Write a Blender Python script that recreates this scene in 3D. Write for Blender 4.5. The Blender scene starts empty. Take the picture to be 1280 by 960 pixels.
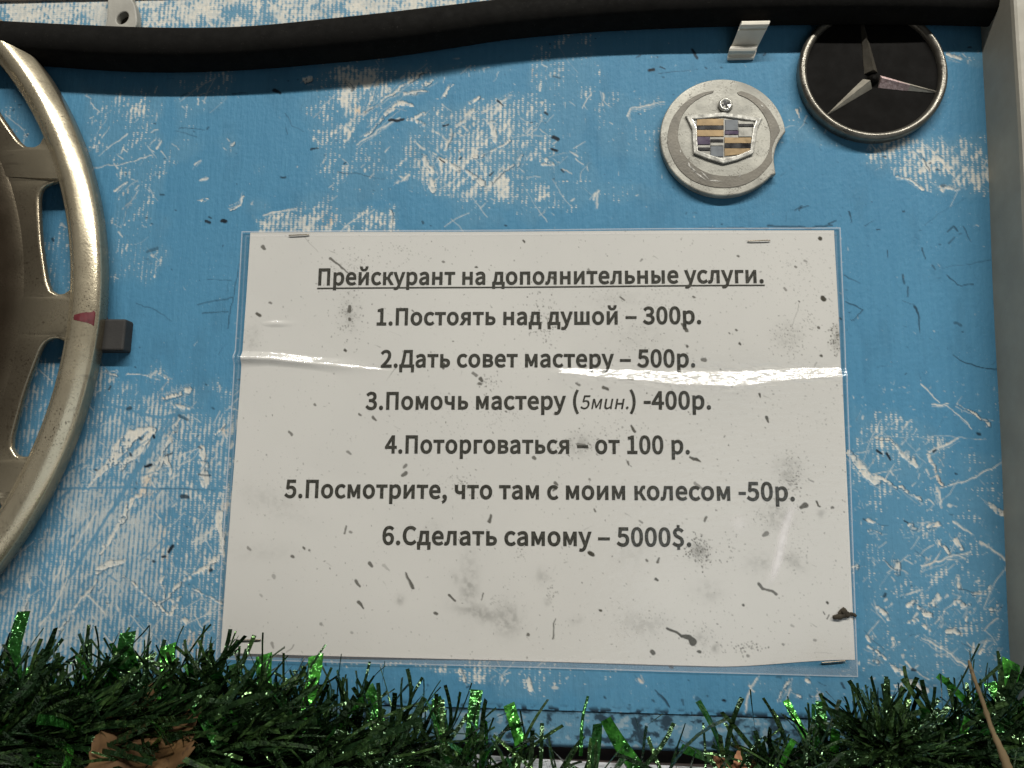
import bpy, bmesh, math, random, json
import numpy as np
from mathutils import Vector, Matrix

S = 0.001                      # everything below is measured in millimetres on the board: u right, v up, w out of the board


def V(u, v, w=0.0):
    return Vector((u * S, -w * S, v * S))


# ------------------------------------------------------------------ camera, world, lamp, exposure
scene = bpy.context.scene
COL = scene.collection
CAM_R = np.array([[0.99833263, 0.01589223, -0.05549223],
                  [0.00732189, -0.98845235, -0.15135504],
                  [-0.05725679, 0.15069637, -0.9869206]])
CAM_C = np.array([159.2773, -135.9389, 375.472])
cam = bpy.data.cameras.new('camera')
cam.sensor_width = 36.0
cam.lens = 27.0
cam.clip_start = 0.01
cam.clip_end = 50.0
cam_ob = bpy.data.objects.new('camera', cam)
COL.objects.link(cam_ob)
ax = [Vector((r[0], -r[2], r[1])) for r in CAM_R]
rot = Matrix((ax[0], -ax[1], -ax[2])).transposed()
cam_ob.matrix_world = Matrix.Translation(V(*CAM_C)) @ rot.to_4x4()
scene.camera = cam_ob

world = bpy.data.worlds.new('World')
scene.world = world
world.use_nodes = True
wn = world.node_tree.nodes
wl = world.node_tree.links
bg = wn['Background']
tc = wn.new('ShaderNodeTexCoord')
sep = wn.new('ShaderNodeSeparateXYZ')
wl.new(tc.outputs['Generated'], sep.inputs[0])
ramp = wn.new('ShaderNodeValToRGB')          # dim workshop: dark floor, paler ceiling
ramp.color_ramp.elements[0].position = 0.0
ramp.color_ramp.elements[0].color = (0.10, 0.085, 0.07, 1)
ramp.color_ramp.elements[1].position = 1.0
ramp.color_ramp.elements[1].color = (1.0, 0.95, 0.85, 1)
mr = wn.new('ShaderNodeMapRange')
mr.inputs['From Min'].default_value = -1
mr.inputs['From Max'].default_value = 1
wl.new(sep.outputs['Z'], mr.inputs['Value'])
nz = wn.new('ShaderNodeTexNoise')
nz.inputs['Scale'].default_value = 2.6
nz.inputs['Detail'].default_value = 3
wl.new(tc.outputs['Generated'], nz.inputs['Vector'])
mul = wn.new('ShaderNodeMath')
mul.operation = 'MULTIPLY_ADD'
wl.new(nz.outputs['Fac'], mul.inputs[0])
mul.inputs[1].default_value = 0.9
mul.inputs[2].default_value = -0.45
addm = wn.new('ShaderNodeMath')
addm.operation = 'ADD'
addm.use_clamp = True
wl.new(mr.outputs[0], addm.inputs[0])
wl.new(mul.outputs[0], addm.inputs[1])
wl.new(addm.outputs[0], ramp.inputs['Fac'])
wl.new(ramp.outputs['Color'], bg.inputs['Color'])
bg.inputs['Strength'].default_value = 0.085

LAMP_P = np.array([760.0, 1560.0, 1640.0])   # ceiling tube fixture above and in front of the board
lamp = bpy.data.lights.new('ceiling_tube', 'AREA')
lamp.shape = 'RECTANGLE'
lamp.size = 3.0
lamp.size_y = 0.06
lamp.energy = 89.0
lamp.color = (1.0, 0.975, 0.91)
lamp_ob = bpy.data.objects.new('ceiling_tube', lamp)
COL.objects.link(lamp_ob)
lz = (V(*LAMP_P) - V(300, -60, 0)).normalized()
lx = Vector((1, 0, 0))
lz = Vector((0, lz.y, lz.z)).normalized()
ly = lz.cross(lx).normalized()
lamp_ob.matrix_world = Matrix.Translation(V(*LAMP_P)) @ Matrix((lx, ly, lz)).transposed().to_4x4()

fill = bpy.data.lights.new('cool_fill', 'AREA')    # added soft cool fill light, low on the right, no visible source
fill.shape = 'RECTANGLE'
fill.size = 0.9
fill.size_y = 1.0
fill.energy = 1.5
fill.color = (0.80, 0.92, 1.0)
fill_ob = bpy.data.objects.new('cool_fill', fill)
COL.objects.link(fill_ob)
fill_p = V(640, -560, 780)
fill_ob.location = fill_p
fill_ob.rotation_euler = (fill_p - V(220, -120, 0)).to_track_quat('Z', 'Y').to_euler()

scene.view_settings.view_transform = 'Standard'
scene.view_settings.look = 'None'
scene.view_settings.gamma = 1.0
scene.view_settings.exposure = 0.0
try:
    scene.cycles.caustics_reflective = False
    scene.cycles.caustics_refractive = False
    scene.cycles.sample_clamp_indirect = 4.0
    scene.cycles.max_bounces = 8
    scene.cycles.transparent_max_bounces = 16
except Exception:
    pass

# ------------------------------------------------------------------ measuring and wear maps (plain numpy)
CAM_F = 960.0


def at(px, py, w=0.0):
    """point of the plane w mm in front of the board that shows at that spot of the photograph"""
    d = CAM_R.T @ np.array([(px - 640.0) / CAM_F, (py - 480.0) / CAM_F, 1.0])
    t = (w - CAM_C[2]) / d[2]
    q = CAM_C + t * d
    return q[0], q[1]


def ats(pts, w=0.0):
    return np.array([at(p[0], p[1], w) for p in pts])


rng = np.random.default_rng(7)


def sstep(a, b, x):
    t = np.clip((x - a) / (b - a), 0, 1)
    return t * t * (3 - 2 * t)


def vnoise(shape, cell_y, cell_x=None, octaves=1, seed=0):
    """smooth value noise, 0..1, cells given in samples"""
    cell_x = cell_x or cell_y
    r = np.random.default_rng(seed + 1000)
    out = np.zeros(shape)
    tot = 0
    amp = 1.0
    for o in range(octaves):
        cy, cx = max(1.0, cell_y / 2 ** o), max(1.0, cell_x / 2 ** o)
        gy, gx = int(shape[0] / cy) + 3, int(shape[1] / cx) + 3
        g = r.random((gy, gx))
        y = np.arange(shape[0]) / cy
        x = np.arange(shape[1]) / cx
        y0, x0 = y.astype(int), x.astype(int)
        fy, fx = y - y0, x - x0
        fy, fx = fy * fy * (3 - 2 * fy), fx * fx * (3 - 2 * fx)
        a = g[y0][:, x0] * (1 - fx) + g[y0][:, x0 + 1] * fx
        b = g[y0 + 1][:, x0] * (1 - fx) + g[y0 + 1][:, x0 + 1] * fx
        out += amp * (a * (1 - fy)[:, None] + b * fy[:, None])
        tot += amp
        amp *= 0.55
    return out / tot


class Field:
    """a regular sheet of samples on the board; row 0 is the top"""

    def __init__(self, u0, u1, v1, v0, step):
        self.u = np.arange(u0, u1 + step * .5, step)
        self.v = np.arange(v1, v0 - step * .5, -step)
        self.step = step
        self.shape = (len(self.v), len(self.u))
        self.warp_u = (vnoise(self.shape, 8 / step * .9, octaves=4, seed=1) - .5) * 9
        self.warp_v = (vnoise(self.shape, 8 / step * .9, octaves=4, seed=2) - .5) * 9

    def box(self, lo, hi, pad):
        i0 = np.searchsorted(-self.v, -(hi[1] + pad))
        i1 = np.searchsorted(-self.v, -(lo[1] - pad))
        j0 = np.searchsorted(self.u, lo[0] - pad)
        j1 = np.searchsorted(self.u, hi[0] + pad)
        if i1 <= i0 or j1 <= j0:
            return None
        U, W = np.meshgrid(self.u[j0:j1], self.v[i0:i1])
        return (slice(i0, i1), slice(j0, j1)), U, W

    def poly(self, F, pts, val, soft, warp=1.0, mode='max'):
        pts = np.asarray(pts)
        b = self.box(pts.min(0), pts.max(0), soft + 3 * warp)
        if b is None:
            return
        sl, U, W = b
        U = U + warp * self.warp_u[sl]
        W = W + warp * self.warp_v[sl]
        dist = np.full(U.shape, 1e9)
        inside = np.zeros(U.shape, bool)
        for k in range(len(pts)):
            a, c = pts[k], pts[(k + 1) % len(pts)]
            e = c - a
            t = np.clip(((U - a[0]) * e[0] + (W - a[1]) * e[1]) / max(e @ e, 1e-9), 0, 1)
            dist = np.minimum(dist, np.hypot(U - a[0] - t * e[0], W - a[1] - t * e[1]))
            cond = (a[1] > W) != (c[1] > W)
            xs = a[0] + (W - a[1]) * e[0] / (e[1] if abs(e[1]) > 1e-9 else 1e-9)
            inside ^= cond & (U < xs)
        m = val * sstep(-soft, soft, np.where(inside, dist, -dist))
        if mode == 'max':
            F[sl] = np.maximum(F[sl], m)
        elif mode == 'add':
            F[sl] += m
        else:
            F[sl] = F[sl] * (1 - m)

    def stroke(self, F, pts, w0, w1, val, warp=.15, mode='max'):
        """tapered scratch through the points, widths in mm"""
        pts = np.asarray(pts, float)
        n = len(pts) - 1
        b = self.box(pts.min(0), pts.max(0), max(w0, w1) + 1 + 3 * warp)
        if b is None:
            return
        sl, U, W = b
        U = U + warp * self.warp_u[sl]
        W = W + warp * self.warp_v[sl]
        best = np.zeros(U.shape)
        aa = self.step * .75
        for k in range(n):
            a, c = pts[k], pts[k + 1]
            e = c - a
            t = np.clip(((U - a[0]) * e[0] + (W - a[1]) * e[1]) / max(e @ e, 1e-9), 0, 1)
            d = np.hypot(U - a[0] - t * e[0], W - a[1] - t * e[1])
            wd = (w0 + (w1 - w0) * (k + t) / n) * .5
            best = np.maximum(best, np.clip((wd - d) / aa + .5, 0, 1) * np.minimum(1, wd / aa * 1.6 + .1))
        m = val * best
        if mode == 'max':
            F[sl] = np.maximum(F[sl], m)
        elif mode == 'add':
            F[sl] += m
        else:
            F[sl] = F[sl] * (1 - m)


def board_marks():
    st = 0.5
    B = Field(-176, 378, 139.0, -231.5, st)
    Wr = np.zeros(B.shape)       # how much the paint has been rubbed through to the woven white laminate
    P = lambda pts, val, soft, warp=1.0: B.poly(Wr, ats(pts), val, soft, warp)
    # worn patches
    P([(398, 80), (560, 82), (660, 84), (560, 100), (500, 130), (455, 150), (440, 190), (425, 150)], .50, 5)
    P([(520, 128), (640, 120), (692, 122), (700, 180), (690, 255), (620, 262), (560, 255), (512, 232), (492, 195)], .50, 6)
    P([(420, 84), (476, 84), (455, 146), (432, 190), (425, 130)], .70, 3)
    P([(560, 128), (640, 120), (660, 160), (640, 255), (600, 255), (575, 180)], .60, 6)
    P([(318, 268), (420, 262), (495, 252), (506, 292), (316, 296)], .56, 3)
    P([(495, 190), (560, 190), (560, 215), (490, 215)], .45, 5)
    P([(640, 110), (700, 115), (712, 235), (650, 262)], .43, 8)
    P([(735, 115), (832, 112), (834, 205), (745, 200)], .32, 6)
    P([(690, 215), (830, 235), (835, 250), (690, 265)], .33, 5)
    P([(1086, 160), (1130, 172), (1238, 168), (1240, 246), (1165, 242), (1100, 220), (1070, 205)], .56, 5)
    P([(1150, 180), (1238, 190), (1240, 240), (1190, 240)], .66, 5)
    P([(968, 130), (1020, 150), (1060, 185), (990, 180)], .42, 4)
    P([(1180, 62), (1228, 64), (1230, 84), (1184, 78)], .52, 3)
    P([(98, 106), (206, 110), (204, 190), (150, 205), (108, 215)], .41, 5)
    P([(150, 120), (205, 118), (200, 192), (150, 190)], .46, 4)
    P([(118, 446), (150, 472), (200, 494), (240, 506), (300, 520), (298, 600), (285, 850), (-30, 850), (-30, 720), (40, 670), (95, 560)], .545, 5)
    P([(90, 560), (160, 510), (220, 540), (290, 560), (285, 760), (30, 790), (50, 680)], .61, 12)
    P([(-10, 160), (40, 150), (40, 200), (-10, 200)], .40, 5)
    P([(-20, 430), (70, 440), (80, 560), (-20, 640)], .45, 5)
    P([(1064, 505), (1150, 522), (1190, 560), (1185, 612), (1070, 602)], .48, 7)
    P([(1060, 540), (1085, 540), (1085, 612), (1062, 612)], .52, 4)
    P([(1190, 560), (1255, 570), (1256, 608), (1190, 605)], .40, 5)
    P([(1070, 600), (1258, 600), (1260, 860), (1072, 860)], .41, 10)
    P([(405, 822), (640, 834), (690, 842), (660, 852), (560, 842), (470, 836), (405, 832)], .50, 2)
    P([(560, 834), (606, 838), (606, 856), (572, 850)], .56, 2)
    P([(636, 838), (702, 842), (690, 856), (655, 866), (638, 860)], .47, 2)
    P([(930, 845), (1070, 842), (1075, 880), (950, 876)], .34, 4)
    P([(-60, -20), (660, -20), (660, 12), (480, 30), (320, 44), (-60, 44)], .74, 2)
    P([(-60, -20), (138, -20), (138, 44), (-60, 44)], .64, 2, .4)
    U, W = np.meshgrid(B.u, B.v)
    lo = vnoise(B.shape, 26 / st, octaves=3, seed=11)
    mid = vnoise(B.shape, 7 / st, octaves=3, seed=12)
    vert = vnoise(B.shape, 16 / st, 1.1 / st, octaves=2, seed=13)
    horz = vnoise(B.shape, 1.1 / st, 10 / st, octaves=2, seed=14)
    fine = vnoise(B.shape, 1.4 / st, octaves=2, seed=15)
    ph = (mid - .5) * 2.6
    Wr = np.maximum(Wr, .40 * sstep(.50, .66, vnoise(B.shape, 38 / st, octaves=3, seed=91)) * sstep(250, 150, U))
    Wr = Wr * (.80 + .40 * vnoise(B.shape, 11 / st, octaves=3, seed=92))
    rib = .5 + .5 * np.cos(2 * np.pi * (U / 2.35) + ph)
    tick = .5 + .5 * np.cos(2 * np.pi * (W / 1.18) + ph)
    def slant(deg, seed):
        c, s_ = math.cos(math.radians(deg)), math.sin(math.radians(deg))
        n = vnoise((1300, 1300), 2.0 / st, 26 / st, octaves=3, seed=seed)
        x = (U - 100) * c + (W + 40) * s_
        y = -(U - 100) * s_ + (W + 40) * c
        return n[np.clip((y / st + 650).astype(int), 0, 1299), np.clip((x / st + 650).astype(int), 0, 1299)]

    diag = np.where(mid + lo > 1.0, slant(44, 51), slant(-47, 52)) * .6 + slant(57, 53) * .4
    left = sstep(30, -40, U) * sstep(20, -40, W)
    weave = (.62 + .12 * left) * rib * (.45 + .55 * (tick * (1 - .6 * left) + .6 * left)) + .14 * tick + (.24 + .1 * left) * vert
    raw = Wr + (.46 + .12 * left) * (weave - .45) + .46 * (mid - .5) + .30 * (fine - .5) + .30 * (lo - .5) + .14 * (horz - .5) + (.66) * (diag - .5) - .045 * left
    gate = sstep(.05, .30, Wr + .3 * (diag - .5) + .2 * (mid - .5))
    ex = sstep(.55, .74 + .08 * left, raw) * gate * (1 - .38 * left * sstep(.2, .6, lo))
    tone = np.clip(Wr * 1.1 - .12, 0, 1) * gate * (1 - .35 * left)
    # flakes and scratches that can be told apart, photograph coordinates, widths in pixels
    mm = 1 / 2.56
    Fk = np.zeros(B.shape)
    rk = np.random.default_rng(17)
    K = [
        ([(1060, 567), (1095, 603)], 8, 10), ([(1099, 597), (1122, 612)], 7, 3), ([(1128, 610), (1150, 624)], 6, 2),
        ([(1095, 549), (1110, 552), (1145, 583)], 3, 5), ([(1135, 569), (1146, 582)], 12, 4), ([(1158, 572), (1178, 607)], 7, 4),
        ([(1175, 609), (1210, 602), (1252, 580)], 2, 2), ([(1160, 567), (1198, 548)], 3, 2.5), ([(1180, 505), (1215, 535)], 1.5, 1.5),
        ([(1195, 504), (1215, 517), (1235, 529)], 1, 4), ([(1152, 480), (1176, 501)], 2, 1.5), ([(1172, 610), (1178, 633)], 3, 3),
        ([(1095, 548), (1232, 547)], .8, .8), ([(1165, 505), (1185, 504)], 3, 2), ([(1237, 630), (1258, 645)], 7, 9),
        ([(1193, 652), (1215, 667)], 2.5, 2), ([(1225, 677), (1260, 702)], 3, 2), ([(1168, 672), (1185, 692)], 2, 5),
        ([(1195, 674), (1201, 686)], 8, 3), ([(1152, 708), (1212, 688)], 2.5, 1.5), ([(1121, 704), (1120, 717)], 11, 6),
        ([(1106, 700), (1118, 712)], 1, 2), ([(1138, 656), (1146, 660)], 9, 5), ([(1160, 657), (1175, 655)], 5, 7), ([(1085, 648), (1094, 651)], 6, 3),
        ([(1084, 665), (1100, 666)], 4, 1), ([(1098, 758), (1104, 764), (1112, 774)], 6, 7), ([(1132, 758), (1142, 752)], 4, 4),
        ([(1165, 757), (1175, 744)], 9, 6), ([(1148, 761), (1154, 766), (1162, 771)], 4, 8), ([(1137, 778), (1147, 775)], 5, 5),
        ([(1155, 779), (1162, 786)], 4, 5), ([(1194, 752), (1205, 757)], 9, 6), ([(1205, 760), (1214, 757)], 4, 3), ([(1213, 765), (1209, 776)], 5, 4),
        ([(1218, 742), (1232, 742), (1240, 731)], 4, 8), ([(1200, 720), (1201, 735)], 5, 3), ([(1185, 791), (1194, 793)], 6, 8),
        ([(1155, 797), (1180, 812), (1200, 828), (1209, 834)], 1.5, 3), ([(1083, 798), (1087, 802)], 6, 4), ([(1083, 809), (1095, 815), (1107, 826)], 4, 5),
        ([(1116, 834), (1126, 841)], 5, 7), ([(1130, 828), (1145, 840), (1160, 850)], 2, 2), ([(1224, 818), (1233, 802)], 4, 2),
        ([(1122, 856), (1140, 855), (1156, 866)], 7, 10), ([(1092, 828), (1096, 830)], 5, 4), ([(1240, 762), (1248, 756)], 5, 2),
        ([(1125, 745), (1150, 739)], 2, 2), ([(1067, 712), (1074, 708)], 9, 5), ([(1222, 755), (1226, 748)], 2, 2),
        # above the price list
        ([(452, 144), (490, 118), (530, 90)], 3, 4), ([(456, 171), (478, 148), (497, 130)], 3, 8), ([(446, 182), (470, 164), (500, 148)], 2, 3),
        ([(530, 108), (540, 100)], 9, 3), ([(500, 127), (515, 131)], 9, 6), ([(520, 152), (532, 156)], 8, 5), ([(566, 160), (580, 150), (588, 140)], 4, 9),
        ([(532, 197), (538, 214), (542, 236)], 7, 11), ([(548, 197), (560, 203), (572, 212)], 5, 8), ([(548, 199), (552, 214)], 6, 4),
        ([(616, 154), (620, 176)], 11, 7), ([(582, 216), (604, 230)], 7, 9), ([(590, 196), (612, 190), (638, 176)], 4, 3), ([(495, 230), (512, 217)], 3, 3),
        ([(604, 240), (622, 222), (640, 206)], 2, 4), ([(586, 130), (600, 122)], 6, 4), ([(605, 140), (640, 120)], 2, 2.5), ([(430, 100), (440, 110)], 8, 3),
        ([(470, 100), (462, 130)], 9, 4), ([(505, 116), (535, 115)], 4, 2), ([(556, 118), (566, 104)], 5, 2), ([(563, 168), (556, 190)], 7, 3),
        ([(510, 150), (530, 140)], 5, 6), ([(545, 165), (560, 178)], 3, 2), ([(787, 144), (790, 133), (828, 128)], 3, 1.5), ([(753, 118), (755, 130)], 3, 2),
        ([(682, 200), (692, 207)], 8, 3), ([(676, 205), (686, 206)], 4, 2), ([(737, 118), (728, 134)], 2, 2), ([(650, 190), (646, 206)], 5, 3),
        ([(742, 250), (748, 240), (746, 262)], 3, 2), ([(288, 262), (302, 256), (304, 246)], 3, 4), ([(250, 250), (258, 247)], 4, 3), ([(380, 100), (390, 98)], 8, 5),
        ([(488, 262), (490, 290)], 6, 5), ([(330, 268), (372, 262)], 3, 2), ([(1160, 182), (1200, 232)], 1.5, 2), ([(1120, 222), (1140, 226), (1152, 238)], 3, 4),
        ([(1172, 232), (1200, 238)], 5, 4), ([(995, 138), (1000, 146)], 5, 3), ([(1186, 68), (1200, 74)], 7, 5), ([(1150, 194), (1158, 214)], 5, 3),
        ([(146, 238), (160, 228)], 4, 2), ([(244, 207), (252, 200)], 3, 1), ([(250, 225), (260, 221)], 3, 2), ([(290, 180), (293, 176)], 4, 3),
        ([(112, 212), (190, 195)], 1, 1.5), ([(122, 195), (160, 168)], 1, 2), ([(197, 187), (200, 176)], 3, 2),
        # lower left
        ([(106, 610), (132, 586), (150, 562)], 2, 20), ([(150, 560), (166, 545), (190, 537)], 24, 12), ([(150, 585), (172, 566), (190, 540)], 10, 10),
        ([(125, 692), (150, 650), (176, 615), (190, 590)], 4, 11), ([(190, 590), (208, 556), (225, 524)], 6, 4), ([(250, 563), (256, 580), (258, 604)], 10, 14),
        ([(274, 642), (276, 694)], 9, 6), ([(122, 712), (140, 704), (156, 700)], 10, 6), ([(240, 717), (262, 704), (277, 694)], 4, 7),
        ([(196, 588), (206, 570), (214, 590)], 4, 6), ([(190, 586), (200, 594)], 6, 3), ([(205, 498), (238, 486)], 5, 9), ([(218, 510), (240, 512)], 7, 2),
        ([(52, 784), (72, 750), (90, 718)], 3, 3), ([(75, 787), (104, 744), (122, 722)], 3, 4), ([(152, 718), (182, 742), (212, 769)], 2, 4),
        ([(108, 742), (134, 770)], 2, 2.5), ([(197, 757), (218, 738), (238, 721)], 5, 4), ([(240, 735), (258, 745), (277, 756)], 3, 4), ([(214, 766), (225, 748)], 6, 4),
        ([(204, 720), (203, 752)], 4, 4), ([(232, 776), (240, 790)], 8, 4), ([(160, 468), (200, 474)], 2, 1), ([(130, 465), (146, 470)], 5, 2), ([(200, 466), (210, 474)], 4, 1),
        ([(272, 545), (280, 530)], 4, 2), ([(70, 724), (78, 700)], 3, 3), ([(30, 770), (36, 722)], 4, 3), ([(120, 640), (90, 690)], 3, 2), ([(240, 680), (272, 658)], 2, 2),
        # under the price list
        ([(948, 847), (938, 862), (934, 890)], 2.5, 2), ([(986, 848), (980, 862), (974, 876)], 3.5, 1.5), ([(1008, 848), (1012, 851)], 5, 3),
        ([(661, 848), (664, 862)], 6, 7), ([(800, 848), (804, 854)], 3, 2), ([(994, 869), (1000, 871)], 4, 3), ([(576, 838), (580, 850)], 5, 4), ([(626, 845), (628, 856)], 4, 4),
    ]
    for pts, a, b in K:
        q = ats(pts)
        fk = Fk if max(a, b) > 3 else ex
        B.stroke(fk, q, a * mm * .84, b * mm * .84, .96, .45)
        if max(a, b) > 2.2:                        # hairline companions beside the bigger scrapes
            for q2 in range(3):
                B.stroke(ex, q + rk.normal(0, max(a, b) * mm * .6, 2) + rk.normal(0, .5, q.shape), .35, .25, rk.uniform(.4, .8), .4)
    Fk *= .22 + .70 * sstep(.15, .55, vnoise(B.shape, 2.6 / st, 1.6 / st, octaves=3, seed=71) + .25 * (weave - .4))
    Fk = sstep(.34, .80, Fk + 1.05 * (fine - .5) + .35 * (diag - .5) + .22 * (weave - .4)) * (Fk > .02)
    ex = np.maximum(ex, Fk)
    # many more small flakes inside the worn patches, mostly along the two diagonals
    r = np.random.default_rng(5)
    n = 0
    while n < 620:
        px, py = r.uniform(-20, 1260), r.uniform(60, 880)
        u, v = at(px, py)
        j, i = int((u - B.u[0]) / st), int((B.v[0] - v) / st)
        if not (0 <= i < B.shape[0] and 0 <= j < B.shape[1]):
            continue
        d = Wr[i, j]
        if d < .25 or r.random() > (d - .2) * 1.8:
            continue
        n += 1
        ang = math.radians(r.choice([38, 45, -48, -40, 88, 60]) + r.normal(0, 9))
        L = r.gamma(2.0, 1.25) + .5
        wd = r.uniform(.25, 1.3) * (1.2 if L < 5 else .75)
        dx, dy = math.cos(ang) * L / 2, math.sin(ang) * L / 2
        B.stroke(ex, [(u - dx, v - dy), (u, v), (u + dx, v + dy)], wd * r.uniform(.2, 1), wd * r.uniform(.2, 1), r.uniform(.6, .95), .3)
        if r.random() < .22:                       # a strip of paint that stayed
            o = r.normal(0, 2.5, 2)
            B.stroke(ex, [(u - dx * 2 + o[0], v - dy * 2 + o[1]), (u + dx * 2 + o[0], v + dy * 2 + o[1])], .5, 1.1, .85, .2, 'mul')
    # long fine cross-hatched scratches in the worn patches
    n = 0
    while n < 460:
        px, py = r.uniform(-20, 1250), r.uniform(75, 830)
        u, v = at(px, py)
        j, i = int((u - B.u[0]) / st), int((B.v[0] - v) / st)
        if not (0 <= i < B.shape[0] and 0 <= j < B.shape[1]) or Wr[i, j] < .34:
            continue
        n += 1
        ang = math.radians(r.choice([36, 44, 52, 62, -44, -52, 12]) + r.normal(0, 5))
        L = r.gamma(3.0, 3.6)
        bow = r.normal(0, .06) * L
        dx, dy = math.cos(ang) * L / 2, math.sin(ang) * L / 2
        pts_ = [(u - dx, v - dy), (u - dy / L * bow * 2, v + dx / L * bow * 2), (u + dx, v + dy)]
        if r.random() < .72:
            B.stroke(ex, pts_, r.uniform(.15, .6), r.uniform(.15, .6), r.uniform(.45, .9), .2)
        else:
            B.stroke(ex, pts_, r.uniform(.4, 1.3), r.uniform(.3, .9), .85, .2, 'mul')
    # grooves that kept their paint in the lower left patch
    for pts, a, b in [([(87, 722), (150, 620), (212, 520)], 4, 5), ([(140, 640), (172, 590), (214, 527)], 3, 4), ([(20, 640), (60, 600), (104, 580)], 4, 3),
                      ([(60, 612), (150, 609), (280, 612)], 3, 3), ([(120, 500), (200, 522), (290, 505)], 4, 3)]:
        B.stroke(ex, ats(pts), a * mm, b * mm, .9, .2, 'mul')
    # loose white nicks everywhere
    for k in range(900):
        u, v = r.uniform(-170, 372), r.uniform(-230, 120)
        if k > 420:
            u, v = r.uniform(285, 372), r.uniform(-230, -75)
        L = r.gamma(1.2, .7)
        ang = r.uniform(0, 3.14)
        B.stroke(ex, [(u, v), (u + math.cos(ang) * L, v + math.sin(ang) * L)], r.uniform(.2, .6), .2, r.uniform(.35, .9), .2)
    # dirt: dark scratches, specks, smears; painted flake-edge shade joins them below
    di = np.zeros(B.shape)
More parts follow.
